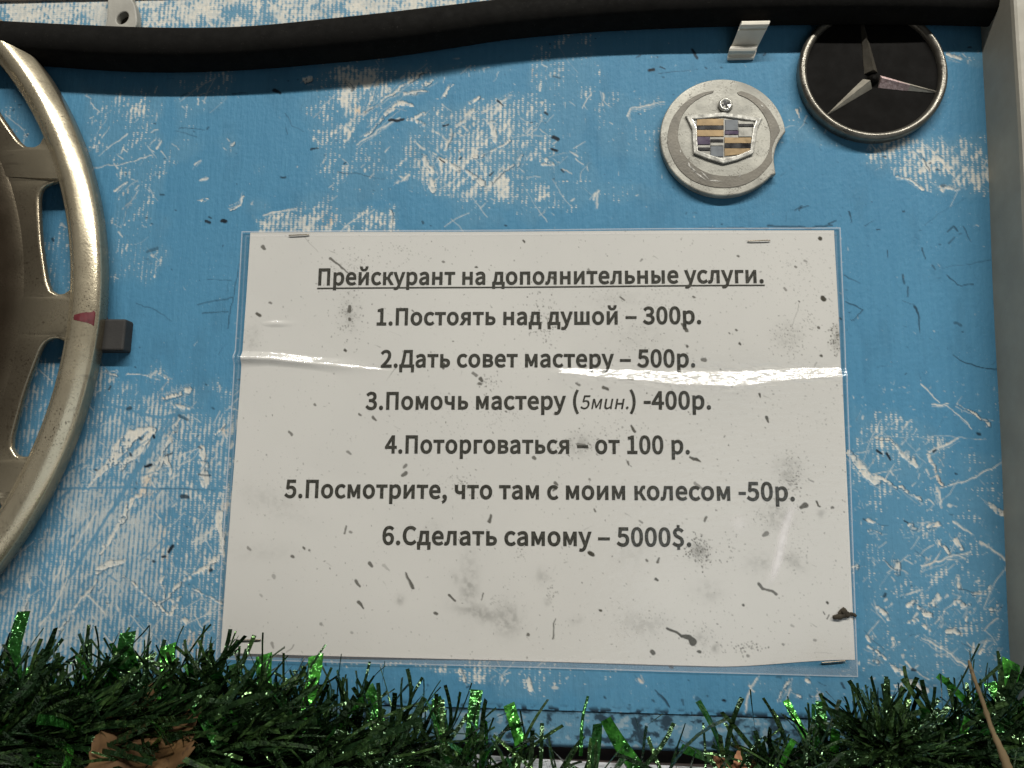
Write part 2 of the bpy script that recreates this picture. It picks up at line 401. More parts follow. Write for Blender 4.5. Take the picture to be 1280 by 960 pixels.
    for pts, a, b, val in [
        ([(1054, 343), (1076, 354)], 1.5, 1, .6), ([(1058, 378), (1078, 388), (1064, 402)], 1.6, 1.2, .7), ([(1144, 384), (1150, 398), (1151, 416)], 4, 1, .7),
        ([(1184, 345), (1196, 355), (1218, 356)], 1.5, 1.5, .7), ([(1190, 444), (1204, 452), (1248, 463)], 1.2, 1.6, .8), ([(1184, 290), (1192, 284), (1198, 289)], 2.5, 2, .6),
        ([(1186, 304), (1194, 296)], 3, 1.5, .55), ([(1204, 284), (1214, 302)], 2, 1, .55), ([(1108, 312), (1109, 322)], 1.5, 1, .7), ([(1152, 310), (1156, 322)], 2.5, 1.5, .6),
        ([(1060, 265), (1064, 278)], 2, 1.2, .7), ([(1000, 262), (1012, 258)], 2, 1.5, .7), ([(994, 264), (1004, 258), (1000, 264)], 1.5, 1.5, .7), ([(1036, 282), (1046, 276)], 2, 1.2, .8),
        ([(1082, 284), (1094, 276)], 1.5, 1, .6), ([(1130, 346), (1132, 356)], 5, 2, .6), ([(1136, 360), (1135, 370)], 2.5, 1.5, .55), ([(1165, 330), (1168, 336)], 3, 2, .5),
        ([(1176, 336), (1240, 325)], 1, 1.2, .4), ([(1130, 375), (1144, 382)], 1.2, 1, .55), ([(1155, 280), (1210, 246)], 1, .8, .4), ([(1008, 58), (1030, 48)], 1, 1, .4),
        ([(488, 150), (498, 152), (504, 150)], 5, 6, .95), ([(554, 157), (560, 155)], 4, 4, .9), ([(548, 198), (556, 203)], 2, 3, .9), ([(622, 126), (630, 132)], 3, 1.5, .95), ([(612, 220), (616, 216)], 3, 2, .85),
        ([(343, 113), (349, 117)], 6, 5, .85), ([(356, 140), (366, 156), (380, 164)], 1.2, 1, .5), ([(389, 186), (396, 187)], 4, 3, .8), ([(422, 215), (460, 220), (480, 224)], 2, .8, .5),
        ([(358, 160), (360, 168)], 1.5, 1.2, .5), ([(812, 89), (818, 88)], 5, 5, .95), ([(826, 84), (832, 86)], 3, 2, .8), ([(824, 92), (870, 86)], 1.5, 1, .5), ([(800, 68), (794, 72)], 3, 1, .7),
        ([(690, 172), (698, 174)], 5, 5, .9), ([(688, 186), (696, 187)], 4, 5, .9), ([(681, 141), (684, 143)], 4, 4, .8), ([(702, 213), (705, 216)], 4, 3, .7), ([(692, 96), (700, 98)], 3, 3, .5),
        ([(866, 62), (872, 72)], 5, 6, .8), ([(277, 276), (281, 278)], 7, 7, .98), ([(258, 277), (262, 278)], 6, 5, .85), ([(262, 271), (264, 272)], 3, 3, .7), ([(66, 298), (68, 300)], 5, 4, .7),
        ([(184, 315), (196, 310)], 5, 7, .42), ([(300, 330), (284, 410)], 1.2, 1.5, .55), ([(246, 381), (290, 372)], 2, 2.5, .45), ([(252, 392), (286, 390)], 2, 1.5, .5), ([(260, 348), (290, 350)], 1.2, 1, .5),
        ([(170, 380), (196, 388), (216, 400)], 2, 1, .4), ([(224, 160), (256, 164)], 1.5, 1, .6), ([(220, 162), (246, 172)], 1, 1, .55), ([(226, 122), (236, 116)], 2, 1, .55), ([(290, 117), (310, 116)], 2.5, 1.2, .55),
        ([(192, 545), (193, 547)], 5, 4, .95), ([(174, 548), (176, 550)], 4, 4, .7), ([(182, 582), (190, 580)], 5, 5, .95), ([(228, 621), (235, 621)], 8, 7, .75), ([(212, 690), (216, 683)], 5, 5, .9),
        ([(204, 696), (207, 696)], 4, 4, .9), ([(224, 520), (234, 524)], 5, 4, .55), ([(206, 570), (214, 568)], 3, 3, .7), ([(250, 592), (264, 594)], 3, 3, .6), ([(119, 588), (121, 589)], 4, 3, .7), ([(162, 568), (163, 570)], 3, 3, .8),
        ([(192, 702), (193, 703)], 4, 4, .8), ([(145, 640), (200, 610)], 1, 1, .4), ([(200, 610), (270, 612)], 1.2, 1, .6), ([(820, 864), (828, 872), (836, 882)], 1.6, 2.6, .75), ([(822, 868), (834, 880)], 1, 2, .6),
        ([(905, 875), (907, 876)], 4, 3, .9), ([(872, 873), (875, 876)], 6, 6, .45), ([(854, 876), (856, 880)], 4, 3, .5), ([(756, 872), (758, 873)], 3, 3, .7), ([(1052, 854), (1056, 860)], 3, 3, .7), ([(1022, 851), (1032, 857)], 1.4, 1, .7),
        ([(1130, 651), (1134, 653)], 2.5, 2.5, .8), ([(1096, 563), (1102, 567)], 4, 3, .9), ([(1108, 567), (1112, 573)], 4, 3, .9), ([(1165, 566), (1168, 564)], 3, 3, .9), ([(1080, 648), (1084, 650)], 3, 2, .6),
        ([(1106, 700), (1122, 714)], 1.2, 1.2, .7), ([(1080, 790), (1106, 812)], 1, 1.2, .6), ([(1200, 803), (1222, 812)], 1, 1, .6), ([(1140, 837), (1143, 838)], 6, 5, .8), ([(1085, 652), (1110, 657)], 1, 1, .5),
        ([(1182, 788), (1228, 778)], 1, 1, .35), ([(1200, 736), (1226, 744)], 1.2, 1, .7), ([(1142, 688), (1160, 700)], 1, 1, .6), ([(960, 283), (1040, 284)], 4, 3, .55), ([(870, 284), (960, 286)], 1, 3, .4),
    ]:
        B.stroke(di, ats(pts), a * mm * .82, b * mm * .82, min(1, val * 1.1), .3)
    for k in range(520):
        u, v = r.uniform(-170, 372), r.uniform(-230, 120)
        if r.random() < .45:
            u, v = r.uniform(240, 372), r.uniform(-110, 60)
        L = r.gamma(1.3, 2.2)
        ang = r.uniform(0, 3.14)
        c = r.normal(0, .25) * L
        dx, dy = math.cos(ang) * L / 2, math.sin(ang) * L / 2
        B.stroke(di, [(u - dx, v - dy), (u - dy * .3 + c * .2, v + c * .3), (u + dx, v + dy)], r.uniform(.15, .5), .15, r.uniform(.15, .5), .3)
    for k in range(520):
        u, v = r.uniform(-170, 372), r.uniform(-230, 120)
        s = r.gamma(1.3, .28) + .15
        B.stroke(di, [(u, v), (u + r.normal(0, s), v + r.normal(0, s * .5))], s, s, r.uniform(.4, .9), .3)
    g = Fk.copy()  # shadowed lower-right edges of the flakes, painted in as dark rims
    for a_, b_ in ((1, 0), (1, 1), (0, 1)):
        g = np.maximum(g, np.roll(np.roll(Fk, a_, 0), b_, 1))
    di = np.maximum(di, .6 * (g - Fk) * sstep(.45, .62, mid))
    # dark gritty line where the board meets the batten below, and grime towards that edge
    ed = sstep(3.2, .2, W - (-231.5)) * sstep(.40, .62, vnoise(B.shape, 1.6 / st, 2.2 / st, octaves=2, seed=31) + .15 * (U > 222))
    di = np.maximum(di, .95 * ed * sstep(-40, 40, U) * (U < 350))
    q0 = at(1150, 865)
    sm = np.exp(-(((U - q0[0]) / 30) ** 2 + ((W - q0[1]) / 9) ** 2)) * sstep(.35, .75, mid)
    di = np.maximum(di, .5 * sm)
    smear = vnoise(B.shape, 20 / st, 9 / st, octaves=4, seed=33)
    di = np.maximum(di, .10 * sstep(.5, .85, smear))
    di = np.clip(di, 0, 1)
    ex = ex * (.72 + .28 * sstep(.3, .6, fine * .6 + weave * .4))
    ex = np.clip(ex, 0, 1) * (1 - .6 * di)
    hgt = .10 * weave * (.35 + .65 * gate) - .14 * ex - .26 * Fk + .05 * (horz + vert - 1)
    return B, ex, di, tone, hgt, lo


NOISE_G = vnoise((560, 760), 3.0, 9.0, octaves=3, seed=95)


# the laminated sheet buckles along a crease; H is its stand-off from the board in mm
def film_shape(U, W):
    Lv, Lw = LAMP_P[1], LAMP_P[2]
    av = np.arctan2(CAM_C[1] - W, CAM_C[2])
    al = np.arctan2(Lv - W, Lw)
    need = np.tan((av + al) / 2)                      # slope that mirrors the tube to the eye
    h = .8 + .5 * np.sin(U / 61. + 1) * np.sin(W / 47.) + .35 * np.sin(U / 27. + W / 33.)
    rr = np.random.default_rng(77)
    ux = np.arange(-40, 360, 1.0)
    rag = np.interp(U, ux, rr.normal(0, .22, len(ux))) + np.interp(U, ux[::4], rr.normal(0, .25, len(ux[::4]))) + np.interp(U, ux[::13], rr.normal(0, .25, len(ux[::13])))
    jit = np.interp(U, ux[::2], rr.normal(0, .22, len(ux[::2]))) + np.interp(U, ux[::7], rr.normal(0, .4, len(ux[::7])))
    out = h.copy()
    ng = NOISE_G[np.clip(((W + 240) / .5).astype(int), 0, 559), np.clip(((U + 30) / .5).astype(int), 0, 759)] - .5
    ribs = [
        # centre line (photo points), plateau thickness in mm along it
        ([(690, 463), (760, 466), (840, 471), (920, 474), (990, 468), (1074, 464)], [1.8, 5.2, 7.4, 8.0, 5.6, 4.0]),
        ([(290, 446), (335, 448), (395, 454), (450, 459), (500, 464)], [3.0, 1.1, 1.0, 1.2, .4]),
    ]
    for pts, th in ribs:
        q = ats(pts)
        order = np.argsort(q[:, 0])
        vc = np.interp(U, q[order, 0], q[order, 1])
        t = np.interp(U, q[order, 0], np.array(th)[order])
        act = sstep(q[:, 0].min() - 3, q[:, 0].min() + 8, U) * (1 - sstep(q[:, 0].max() - 2, q[:, 0].max() + 14, U) * (q[:, 0].max() < 200))
        if q[:, 0].min() < 0:
            act = 1 - sstep(q[:, 0].max() - 12, q[:, 0].max() + 3, U)
        left_ = q[:, 0].min() < 0
        t = t * .5 + .05
        d = W - vc
        jw = (.3 if left_ else 1.) * jit * np.exp(-(d / (t * 1.25 + .6)) ** 4)
        k1, k2 = (6., 5.) if left_ else (16., 9.)
        sl = need * act
        # height: falls at the mirror slope across the plateau, then blends out on both sides
        flat = np.clip(d, -t, t)
        over = np.maximum(np.abs(d) - t, 0)
        pk = sl * t
        up = sl * (-flat)                              # +pk at the lower lip, -pk at the upper lip
        t = t * 1.0
        hh = np.where(d < -t, pk * np.exp(-over / k1), np.where(d > t, -pk * np.exp(-over / k2), up))
        out += hh + sl * jw * .35 * (1 + rag) + sl * 1.5 * ng * np.exp(-(d / (t * 1.5 + .8)) ** 4) * (.35 if left_ else 1)
    wl_ = np.exp(-((W - np.interp(U, [-10, 15, 40, 65], [at(290, 446)[1], at(335, 448)[1], at(395, 454)[1], at(450, 459)[1]])) / 2.6) ** 2) * (1 - sstep(50, 78, U))
    out += wl_ * .03 * (70 - np.clip(U, -12, 70))
    q = at(345, 405)
    g = np.exp(-(((U - q[0]) / 7) ** 2 + ((W - q[1]) / 1.6) ** 2))
    out += .55 * g
    return np.maximum(out, .25)


def paper_marks():
    st = 0.36
    A = Field(0, 297, 0, -210, st)
    mm = 1 / 2.56
    di = np.zeros(A.shape)
    r = np.random.default_rng(21)

    def dots(px, py, rx, ry, n, size, val, dens=1.0):
        c = at(px, py)
        for k in range(int(n * 1.6)):
            u = c[0] + r.normal(0, rx * mm * .5)
            v = c[1] + r.normal(0, ry * mm * .5)
            s = size * mm * r.uniform(.3, 1.1)
            A.stroke(di, [(u, v), (u + r.normal(0, .15), v + r.normal(0, .2))], s, s, val * r.uniform(.5, 1), .1)

    def blot(px, py, rx, ry, val, ang=0.0):
        c = at(px, py)
        b = A.box(np.array(c) - 3 * max(rx, ry) * mm, np.array(c) + 3 * max(rx, ry) * mm, 0)
        if b is None:
            return
        sl, U, W = b
        U, W = U - c[0], W - c[1]
        ca, sa = math.cos(ang), math.sin(ang)
        x, y = (U * ca + W * sa) / (rx * mm), (-U * sa + W * ca) / (ry * mm)
        g = np.exp(-(x * x + y * y)) * (.35 + .9 * NM[sl])
        di[sl] = np.maximum(di[sl], val * .62 * g)

    NM = sstep(.3, .7, vnoise(A.shape, 2.2 / st, octaves=3, seed=41))
    # grouped oily fingerprints and grit
    for a in [(437, 392, 26, 40, 70, 1.6, .75), (440, 332, 40, 26, 80, 1.1, .6), (498, 318, 30, 20, 34, 1.2, .6), (680, 402, 24, 34, 80, 1.5, .8), (790, 420, 34, 30, 46, 1.4, .6),
              (770, 372, 60, 26, 70, 1.1, .55), (855, 378, 50, 30, 70, 1.0, .5), (984, 422, 24, 26, 90, 1.2, .8), (1048, 424, 12, 20, 110, 1.5, .95), (1009, 406, 14, 12, 34, 1.1, .75),
              (725, 556, 26, 22, 60, 1.5, .85), (768, 542, 40, 26, 46, 1.2, .6), (985, 590, 26, 30, 70, 1.4, .7), (992, 604, 12, 12, 34, 1.6, .8), (970, 645, 34, 32, 90, 1.2, .6),
              (874, 688, 16, 18, 130, 1.7, .95), (575, 603, 24, 16, 40, 1.3, .7), (630, 520, 44, 26, 60, 1.1, .5), (565, 522, 40, 30, 50, 1.0, .45), (610, 478, 14, 24, 26, 1.6, .75),
              (805, 780, 40, 20, 80, 1.0, .55), (878, 798, 24, 26, 60, 1.2, .6), (928, 810, 22, 8, 40, 1.6, .85), (912, 690, 16, 26, 20, 1.6, .7), (992, 700, 26, 24, 46, 1.3, .6),
              (1000, 330, 70, 40, 90, .9, .45), (340, 620, 60, 50, 60, 1.0, .4), (315, 425, 18, 30, 70, .9, .45), (450, 346, 40, 20, 40, 1.2, .6), (1004, 365, 60, 40, 60, 1.0, .5),
              (950, 520, 120, 80, 60, 1.0, .4), (652, 690, 8, 10, 14, 1.3, .7), (688, 740, 10, 14, 22, 1.5, .6), (630, 760, 26, 24, 60, 1.2, .5)]:
        dots(*a)
    for a in [(586, 735, 10, 34, .52, 0), (600, 766, 30, 9, .55, -.25), (634, 774, 16, 16, .62, 0), (884, 740, 16, 12, .30, 0), (805, 780, 26, 12, .30, 0), (984, 420, 16, 14, .35, 0),
              (1048, 424, 8, 14, .7, 0), (874, 688, 10, 11, .7, 0), (725, 556, 14, 12, .45, 0), (315, 425, 9, 20, .22, 0), (437, 392, 12, 24, .30, 0), (970, 645, 18, 16, .4, 0), (990, 700, 18, 8, .4, -.6),
              (950, 706, 14, 12, .4, 0), (985, 590, 14, 16, .4, 0), (340, 628, 40, 14, .2, -.4), (330, 690, 40, 10, .13, 0), (878, 798, 10, 10, .4, 0), (894, 810, 5, 5, .6, 0), (678, 720, 8, 9, .35, 0), (790, 690, 20, 16, .14, 0),
              (570, 722, 6, 8, .3, 0), (500, 750, 6, 6, .45, 0), (1026, 642, 5, 5, .4, 0), (684, 752, 4, 4, .5, 0), (720, 775, 8, 6, .25, 0), (540, 660, 12, 8, .16, 0), (800, 420, 30, 20, .14, 0), (770, 375, 34, 16, .14, 0)]:
        blot(*a)
    # single splashes, hairs and crumbs
    for pts, a, b, val in [
        ([(412, 325), (424, 332), (436, 342)], 4, 1.5, .8), ([(381, 298), (398, 316)], .8, .6, .4), ([(852, 406), (858, 414)], 3, 5, .85), ([(776, 372), (780, 376)], 2.5, 2, .8), ([(330, 309), (332, 312)], 5, 3, .8), ([(321, 392), (325, 394)], 3.5, 4, .9),
        ([(337, 379), (339, 380)], 3, 2.5, .7), ([(430, 438), (432, 439)], 3.5, 3, .9), ([(600, 475), (602, 478)], 5, 4, .85), ([(592, 466), (596, 470)], 3, 3, .7), ([(598, 481), (601, 482)], 4, 3, .8), ([(516, 388), (518, 389)], 2, 2, .8),
        ([(449, 518), (451, 519)], 3, 2.5, .8), ([(466, 521), (470, 526)], 4, 2, .8), ([(361, 541), (364, 544)], 4, 3, .7), ([(434, 565), (437, 568)], 4, 3, .6), ([(393, 506), (394, 508)], 3, 2, .7), ([(503, 594), (507, 590)], 4, 5, .8), ([(504, 584), (508, 581)], 2, 3, .7),
        ([(432, 666), (434, 658)], 2, 2.5, .75), ([(439, 664), (440, 665)], 3, 3, .6), ([(612, 651), (614, 643)], 4, 2, .85), ([(462, 703), (465, 707)], 5, 4, .8), ([(446, 726), (450, 732)], 4, 2, .8), ([(450, 751), (456, 760)], 4, 1.5, .85), ([(508, 716), (512, 726), (516, 735)], 1.5, 4, .85),
        ([(508, 718), (514, 734)], 2, 2.5, .6), ([(563, 744), (569, 751)], 3, 2.5, .85), ([(605, 741), (602, 750)], 1.5, 1.5, .8), ([(543, 766), (546, 767)], 4, 4, .85), ([(480, 706), (486, 712)], 4, 2, .3), ([(367, 695), (368, 696)], 4, 3, .8), ([(380, 685), (381, 686)], 3, 3, .85), ([(387, 688), (388, 688)], 3, 3, .7),
        ([(311, 685), (313, 687)], 4, 3, .6), ([(342, 720), (344, 722)], 4, 4, .4), ([(402, 779), (403, 780)], 4, 3, .5), ([(327, 743), (329, 745)], 3, 3, .35), ([(440, 790), (441, 791)], 3, 3, .4), ([(692, 797), (691, 780), (694, 773)], 2, 1.2, .75), ([(751, 763), (752, 763)], 3, 3, .95), ([(738, 691), (741, 692)], 6, 5, .98),
        ([(659, 793), (660, 794)], 4, 3, .8), ([(814, 814), (816, 816)], 5, 5, .9), ([(834, 784), (846, 790), (852, 796)], 3, 3, .95), ([(852, 795), (862, 797), (866, 802)], 3, 8, .95), ([(873, 813), (874, 814)], 4, 4, .9), ([(820, 723), (823, 725)], 3.5, 2.5, .9), ([(821, 704), (823, 698)], 3, 2, .85), ([(808, 701), (809, 702)], 3, 3, .8),
        ([(949, 730), (954, 736), (966, 740), (970, 744)], 4, 3, .85), ([(1020, 626), (1022, 631), (1025, 632)], 2, 2, .95), ([(1000, 633), (1006, 630)], 4, 7, .9), ([(955, 668), (959, 666)], 5, 6, .7), ([(1039, 635), (1041, 635)], 3, 3, .8), ([(868, 574), (874, 578)], 4, 1.5, .95), ([(862, 572), (866, 574)], 2, 4, .9),
        ([(784, 578), (785, 582)], 3, 2, .8), ([(668, 572), (670, 575)], 4, 3, .8), ([(737, 598), (738, 599)], 3, 2, .6), ([(881, 651), (883, 646)], 3, 3, .8), ([(800, 650), (804, 653)], 2, 2, .6), ([(743, 637), (744, 640)], 2, 2, .8), ([(694, 603), (698, 606)], 4, 2, .8), ([(868, 604), (878, 612)], 4, 3, .6),
        ([(957, 521), (959, 527)], 4, 2, .9), ([(949, 493), (949, 496)], 3, 2, .95), ([(790, 533), (794, 540)], 2, 4, .9), ([(755, 486), (760, 488)], 4, 4, .85), ([(805, 456), (807, 457)], 2, 2, .8), ([(720, 478), (724, 480)], 2, 3, .7), ([(876, 449), (880, 450)], 4, 5, .75), ([(923, 429), (924, 430)], 4, 3, .9), ([(858, 433), (859, 434)], 3, 3, .85),
        ([(1024, 298), (1025, 299)], 4, 4, .98), ([(1027, 372), (1029, 374)], 5, 5, .98), ([(999, 376), (990, 410)], .7, .7, .5), ([(998, 376), (999, 377)], 2, 2, .95), ([(1022, 410), (1024, 411)], 3, 3, .8), ([(1026, 446), (1027, 447)], 3.5, 3.5, .9), ([(918, 412), (919, 413)], 2.5, 2.5, .85), ([(921, 322), (922, 323)], 2.5, 2.5, .85), ([(802, 324), (800, 327)], 3, 1.5, .6),
        ([(979, 360), (981, 363)], 3, 3, .6), ([(994, 334), (996, 335)], 2.5, 2.5, .7), ([(1006, 326), (1008, 327)], 3, 3, .5), ([(867, 372), (868, 373)], 3, 3, .8), ([(690, 348), (691, 349)], 3.5, 3, .9), ([(736, 338), (738, 340)], 3, 3, .6), ([(594, 334), (596, 335)], 2.5, 2, .9), ([(554, 327), (555, 328)], 3, 3, .7), ([(654, 301), (655, 302)], 2.5, 2.5, .9),
        ([(555, 456), (557, 458)], 5, 4, .9), ([(552, 458), (556, 462)], 3, 3, .8), ([(633, 514), (634, 515)], 2.5, 2.5, .7), ([(782, 475), (790, 476)], 2, 3, .5), ([(722, 556), (730, 557)], 5, 5, .7), ([(1010, 600), (1016, 602)], 2, 2, .5), ([(692, 612), (696, 609)], 2, 4, .85), ([(1034, 756), (1035, 757)], 3, 3, .95), ([(1028, 768), (1030, 771)], 1.5, 2, .8), ([(1034, 778), (1036, 773)], 2, 1.5, .85),
        ([(977, 810), (978, 811)], 3.5, 3, .6), ([(1018, 806), (1020, 807)], 3, 3, .5), ([(928, 756), (929, 757)], 3, 3, .9), ([(934, 820), (935, 821)], 3, 3, .6), ([(990, 785), (993, 786)], 3, 2, .4), ([(1020, 824), (1042, 827)], 1, 1, .2), ([(437, 383), (437, 389)], 4, 6, .85), ([(437, 399), (437, 401)], 4, 4, .85), ([(342, 803), (344, 808)], 4, 2, .5), ([(287, 800), (290, 802)], 4, 3, .4), ([(360, 815), (368, 805)], 1, 1, .6)]:
        A.stroke(di, ats(pts), a * mm, b * mm, val, .25)
    for k in range(4200):
        u, v = r.uniform(0, 297), r.uniform(-210, 0)
        if r.random() > .35 + .65 * u / 297:
            continue
        s = r.gamma(1.2, .10) + .12
        A.stroke(di, [(u, v), (u + r.normal(0, .2), v + r.normal(0, .25))], s, s, r.uniform(.25, .85) * (1 if s < .6 else .7), .2)
    for k in range(90):
        u, v = r.uniform(0, 297), r.uniform(-210, 0)
        ang = r.uniform(0, 6.28)
        L = r.gamma(1.5, 1.4)
        A.stroke(di, [(u, v), (u + math.cos(ang) * L + r.normal(0, .3), v + math.sin(ang) * L)], r.uniform(.15, .5), .15, r.uniform(.2, .6), .3)
    haze = vnoise(A.shape, 30 / st, octaves=4, seed=44)
    return A, np.clip(di, 0, 1), haze

# ------------------------------------------------------------------ materials
def new_mat(name):
    m = bpy.data.materials.new(name)
    m.use_nodes = True
    nt = m.node_tree
    return m, nt.nodes, nt.links, nt.nodes['Principled BSDF']


def node(ns, kind, **kw):
    n = ns.new(kind)
    for k, v in kw.items():
        if hasattr(n, k):
            setattr(n, k, v)
        else:
            n.inputs[k].default_value = v
    return n


def noise(ns, ls, scale, detail=3.0, vec=None, stretch=None, rough=.55):
    tc_ = node(ns, 'ShaderNodeTexCoord')
    n = node(ns, 'ShaderNodeTexNoise')
    n.inputs['Scale'].default_value = scale
    n.inputs['Detail'].default_value = detail
    n.inputs['Roughness'].default_value = rough
    if stretch:
        mp = node(ns, 'ShaderNodeMapping')
        mp.inputs['Scale'].default_value = stretch
        ls.new(tc_.outputs['Object'], mp.inputs['Vector'])
        ls.new(mp.outputs[0], n.inputs['Vector'])
    else:
        ls.new(tc_.outputs['Object'], n.inputs['Vector'])
    return n.outputs['Fac']


def remap(ns, ls, val, a, b, lo=0.0, hi=1.0):
    n = node(ns, 'ShaderNodeMapRange')
    n.inputs['From Min'].default_value = a
    n.inputs['From Max'].default_value = b
    n.inputs['To Min'].default_value = lo
    n.inputs['To Max'].default_value = hi
    ls.new(val, n.inputs['Value'])
    return n.outputs[0]


def mix(ns, ls, fac, a, b):
    n = node(ns, 'ShaderNodeMix', data_type='RGBA')
    for sock, val in ((n.inputs['Factor'], fac), (n.inputs['A'], a), (n.inputs['B'], b)):
        if sock.name == 'Factor':
            pass
    fin, ain, bin_ = n.inputs[0], n.inputs[6], n.inputs[7]
    for sock, val in ((fin, fac), (ain, a), (bin_, b)):
        if isinstance(val, (tuple, list)):
            sock.default_value = (*val, 1)
        elif isinstance(val, (int, float)):
            sock.default_value = val
        else:
            ls.new(val, sock)
    return n.outputs[2]


def bump(ns, ls, bsdf, height, strength, dist):
    b = node(ns, 'ShaderNodeBump')
    b.inputs['Strength'].default_value = strength
    b.inputs['Distance'].default_value = dist
    ls.new(height, b.inputs['Height'])
    ls.new(b.outputs[0], bsdf.inputs['Normal'])
    return b


def channels(ns, ls, name):
    a = node(ns, 'ShaderNodeAttribute', attribute_name=name)
    s = node(ns, 'ShaderNodeSeparateColor')
    ls.new(a.outputs['Color'], s.inputs[0])
    return s.outputs[0], s.outputs[1], s.outputs[2]


def plain(name, col, rough=.5, metal=0.0, var=.25, scale=120, dark=None, spec=None, bump_s=.0, bump_scale=900, speck=0.0, speck_col=(.02, .018, .015), coat=0.0):
    """painted, plastic, rubber or metal surface with mottling, specks and a fine grain"""
    m, ns, ls, b = new_mat(name)
    dark = dark or tuple(c * (1 - var) for c in col)
    f = remap(ns, ls, noise(ns, ls, scale, 5), .35, .65)
    c = mix(ns, ls, f, col, dark)
    if speck:
        sp = remap(ns, ls, noise(ns, ls, 1500, 2), 1 - speck, 1 - speck + .05)
        sp2 = remap(ns, ls, noise(ns, ls, 170, 4), .45, .62)
        mu = node(ns, 'ShaderNodeMath', operation='MULTIPLY')
        ls.new(sp, mu.inputs[0])
        ls.new(sp2, mu.inputs[1])
        c = mix(ns, ls, mu.outputs[0], c, speck_col)
    ls.new(c, b.inputs['Base Color'])
    b.inputs['Metallic'].default_value = metal
    rr = remap(ns, ls, noise(ns, ls, scale * 2.3, 4), .3, .7, max(.04, rough - .09), rough + .09)
    ls.new(rr, b.inputs['Roughness'])
    if spec is not None:
        b.inputs['Specular IOR Level'].default_value = spec
    if coat:
        b.inputs['Coat Weight'].default_value = coat
        b.inputs['Coat Roughness'].default_value = .08
    if bump_s:
        bump(ns, ls, b, noise(ns, ls, bump_scale, 3), bump_s, .0004)
    return m


def board_material():
    m, ns, ls, b = new_mat('worn_blue_paint')
    ex, di, to = channels(ns, ls, 'marks')
    big = remap(ns, ls, noise(ns, ls, 16, 5), .3, .7)
    brush = remap(ns, ls, noise(ns, ls, 30, 5, stretch=(14, 1, 1)), .35, .65)
    brush2 = remap(ns, ls, noise(ns, ls, 30, 5, stretch=(1, 1, 12)), .3, .7)
    c = mix(ns, ls, big, (0.0623, 0.1958, 0.3198), (0.0751, 0.2198, 0.3477))
    c2 = mix(ns, ls, brush, (0.0599, 0.1918, 0.3118), (0.0799, 0.2318, 0.3597))
    c = mix(ns, ls, .5, c, c2)
    bb = node(ns, 'ShaderNodeMath', operation='MULTIPLY')
    bb.inputs[1].default_value = .25
    ls.new(brush2, bb.inputs[0])
    c = mix(ns, ls, bb.outputs[0], c, (0.0799, 0.2198, 0.3397))
    tt = node(ns, 'ShaderNodeMath', operation='MULTIPLY')
    tt.inputs[1].default_value = .62
    ls.new(to, tt.inputs[0])
    c = mix(ns, ls, tt.outputs[0], c, (0.1540, 0.2772, 0.3476))
    cream = mix(ns, ls, remap(ns, ls, noise(ns, ls, 90, 4), .35, .65), (.63, .595, .515), (.52, .525, .49))
    cream = mix(ns, ls, remap(ns, ls, noise(ns, ls, 40, 3), .62, .74), cream, (.58, .43, .29))
    c = mix(ns, ls, ex, c, cream)
    sp = remap(ns, ls, noise(ns, ls, 900, 2), .66, .74)
    zn = remap(ns, ls, noise(ns, ls, 24, 4), .48, .66, 0, .55)
    pm = node(ns, 'ShaderNodeMath', operation='MULTIPLY')
    ls.new(sp, pm.inputs[0])
    ls.new(zn, pm.inputs[1])
    c = mix(ns, ls, pm.outputs[0], c, (.42, .48, .50))
    dk = remap(ns, ls, noise(ns, ls, 620, 3), .66, .76, 0, .5)
    zd = remap(ns, ls, noise(ns, ls, 30, 4, stretch=(1.3, 1, 1)), .45, .66)
    pd_ = node(ns, 'ShaderNodeMath', operation='MULTIPLY')
    ls.new(dk, pd_.inputs[0])
    ls.new(zd, pd_.inputs[1])
    c = mix(ns, ls, pd_.outputs[0], c, (.03, .07, .10))
    c = mix(ns, ls, di, c, (.012, .018, .026))
    ls.new(c, b.inputs['Base Color'])
    rr = node(ns, 'ShaderNodeMath', operation='MULTIPLY_ADD')
    rr.inputs[1].default_value = .25
    rr.inputs[2].default_value = .46
    ls.new(ex, rr.inputs[0])
    ls.new(rr.outputs[0], b.inputs['Roughness'])
    b.inputs['Specular IOR Level'].default_value = .10
    ad = node(ns, 'ShaderNodeMath', operation='ADD')
    ls.new(noise(ns, ls, 60, 6, stretch=(9, 1, 1.3)), ad.inputs[0])
    ls.new(noise(ns, ls, 420, 4, stretch=(1.2, 1, .8)), ad.inputs[1])
    bump(ns, ls, b, ad.outputs[0], .55, .0006)
    return m


def paper_material():
    m, ns, ls, b = new_mat('printed_paper')
    di, hz, _ = channels(ns, ls, 'marks')
    c = mix(ns, ls, hz, (.70, .682, .645), (.655, .64, .608))
    f = remap(ns, ls, noise(ns, ls, 700, 3), .3, .7)
    g = mix(ns, ls, f, (.035, .032, .022), (.075, .068, .05))
    pk = remap(ns, ls, noise(ns, ls, 1900, 2), .70, .76, 0, .45)
    c = mix(ns, ls, pk, c, (.25, .235, .195))
    c = mix(ns, ls, di, c, g)
    ls.new(c, b.inputs['Base Color'])
    b.inputs['Roughness'].default_value = .85
    b.inputs['Specular IOR Level'].default_value = .15
    return m


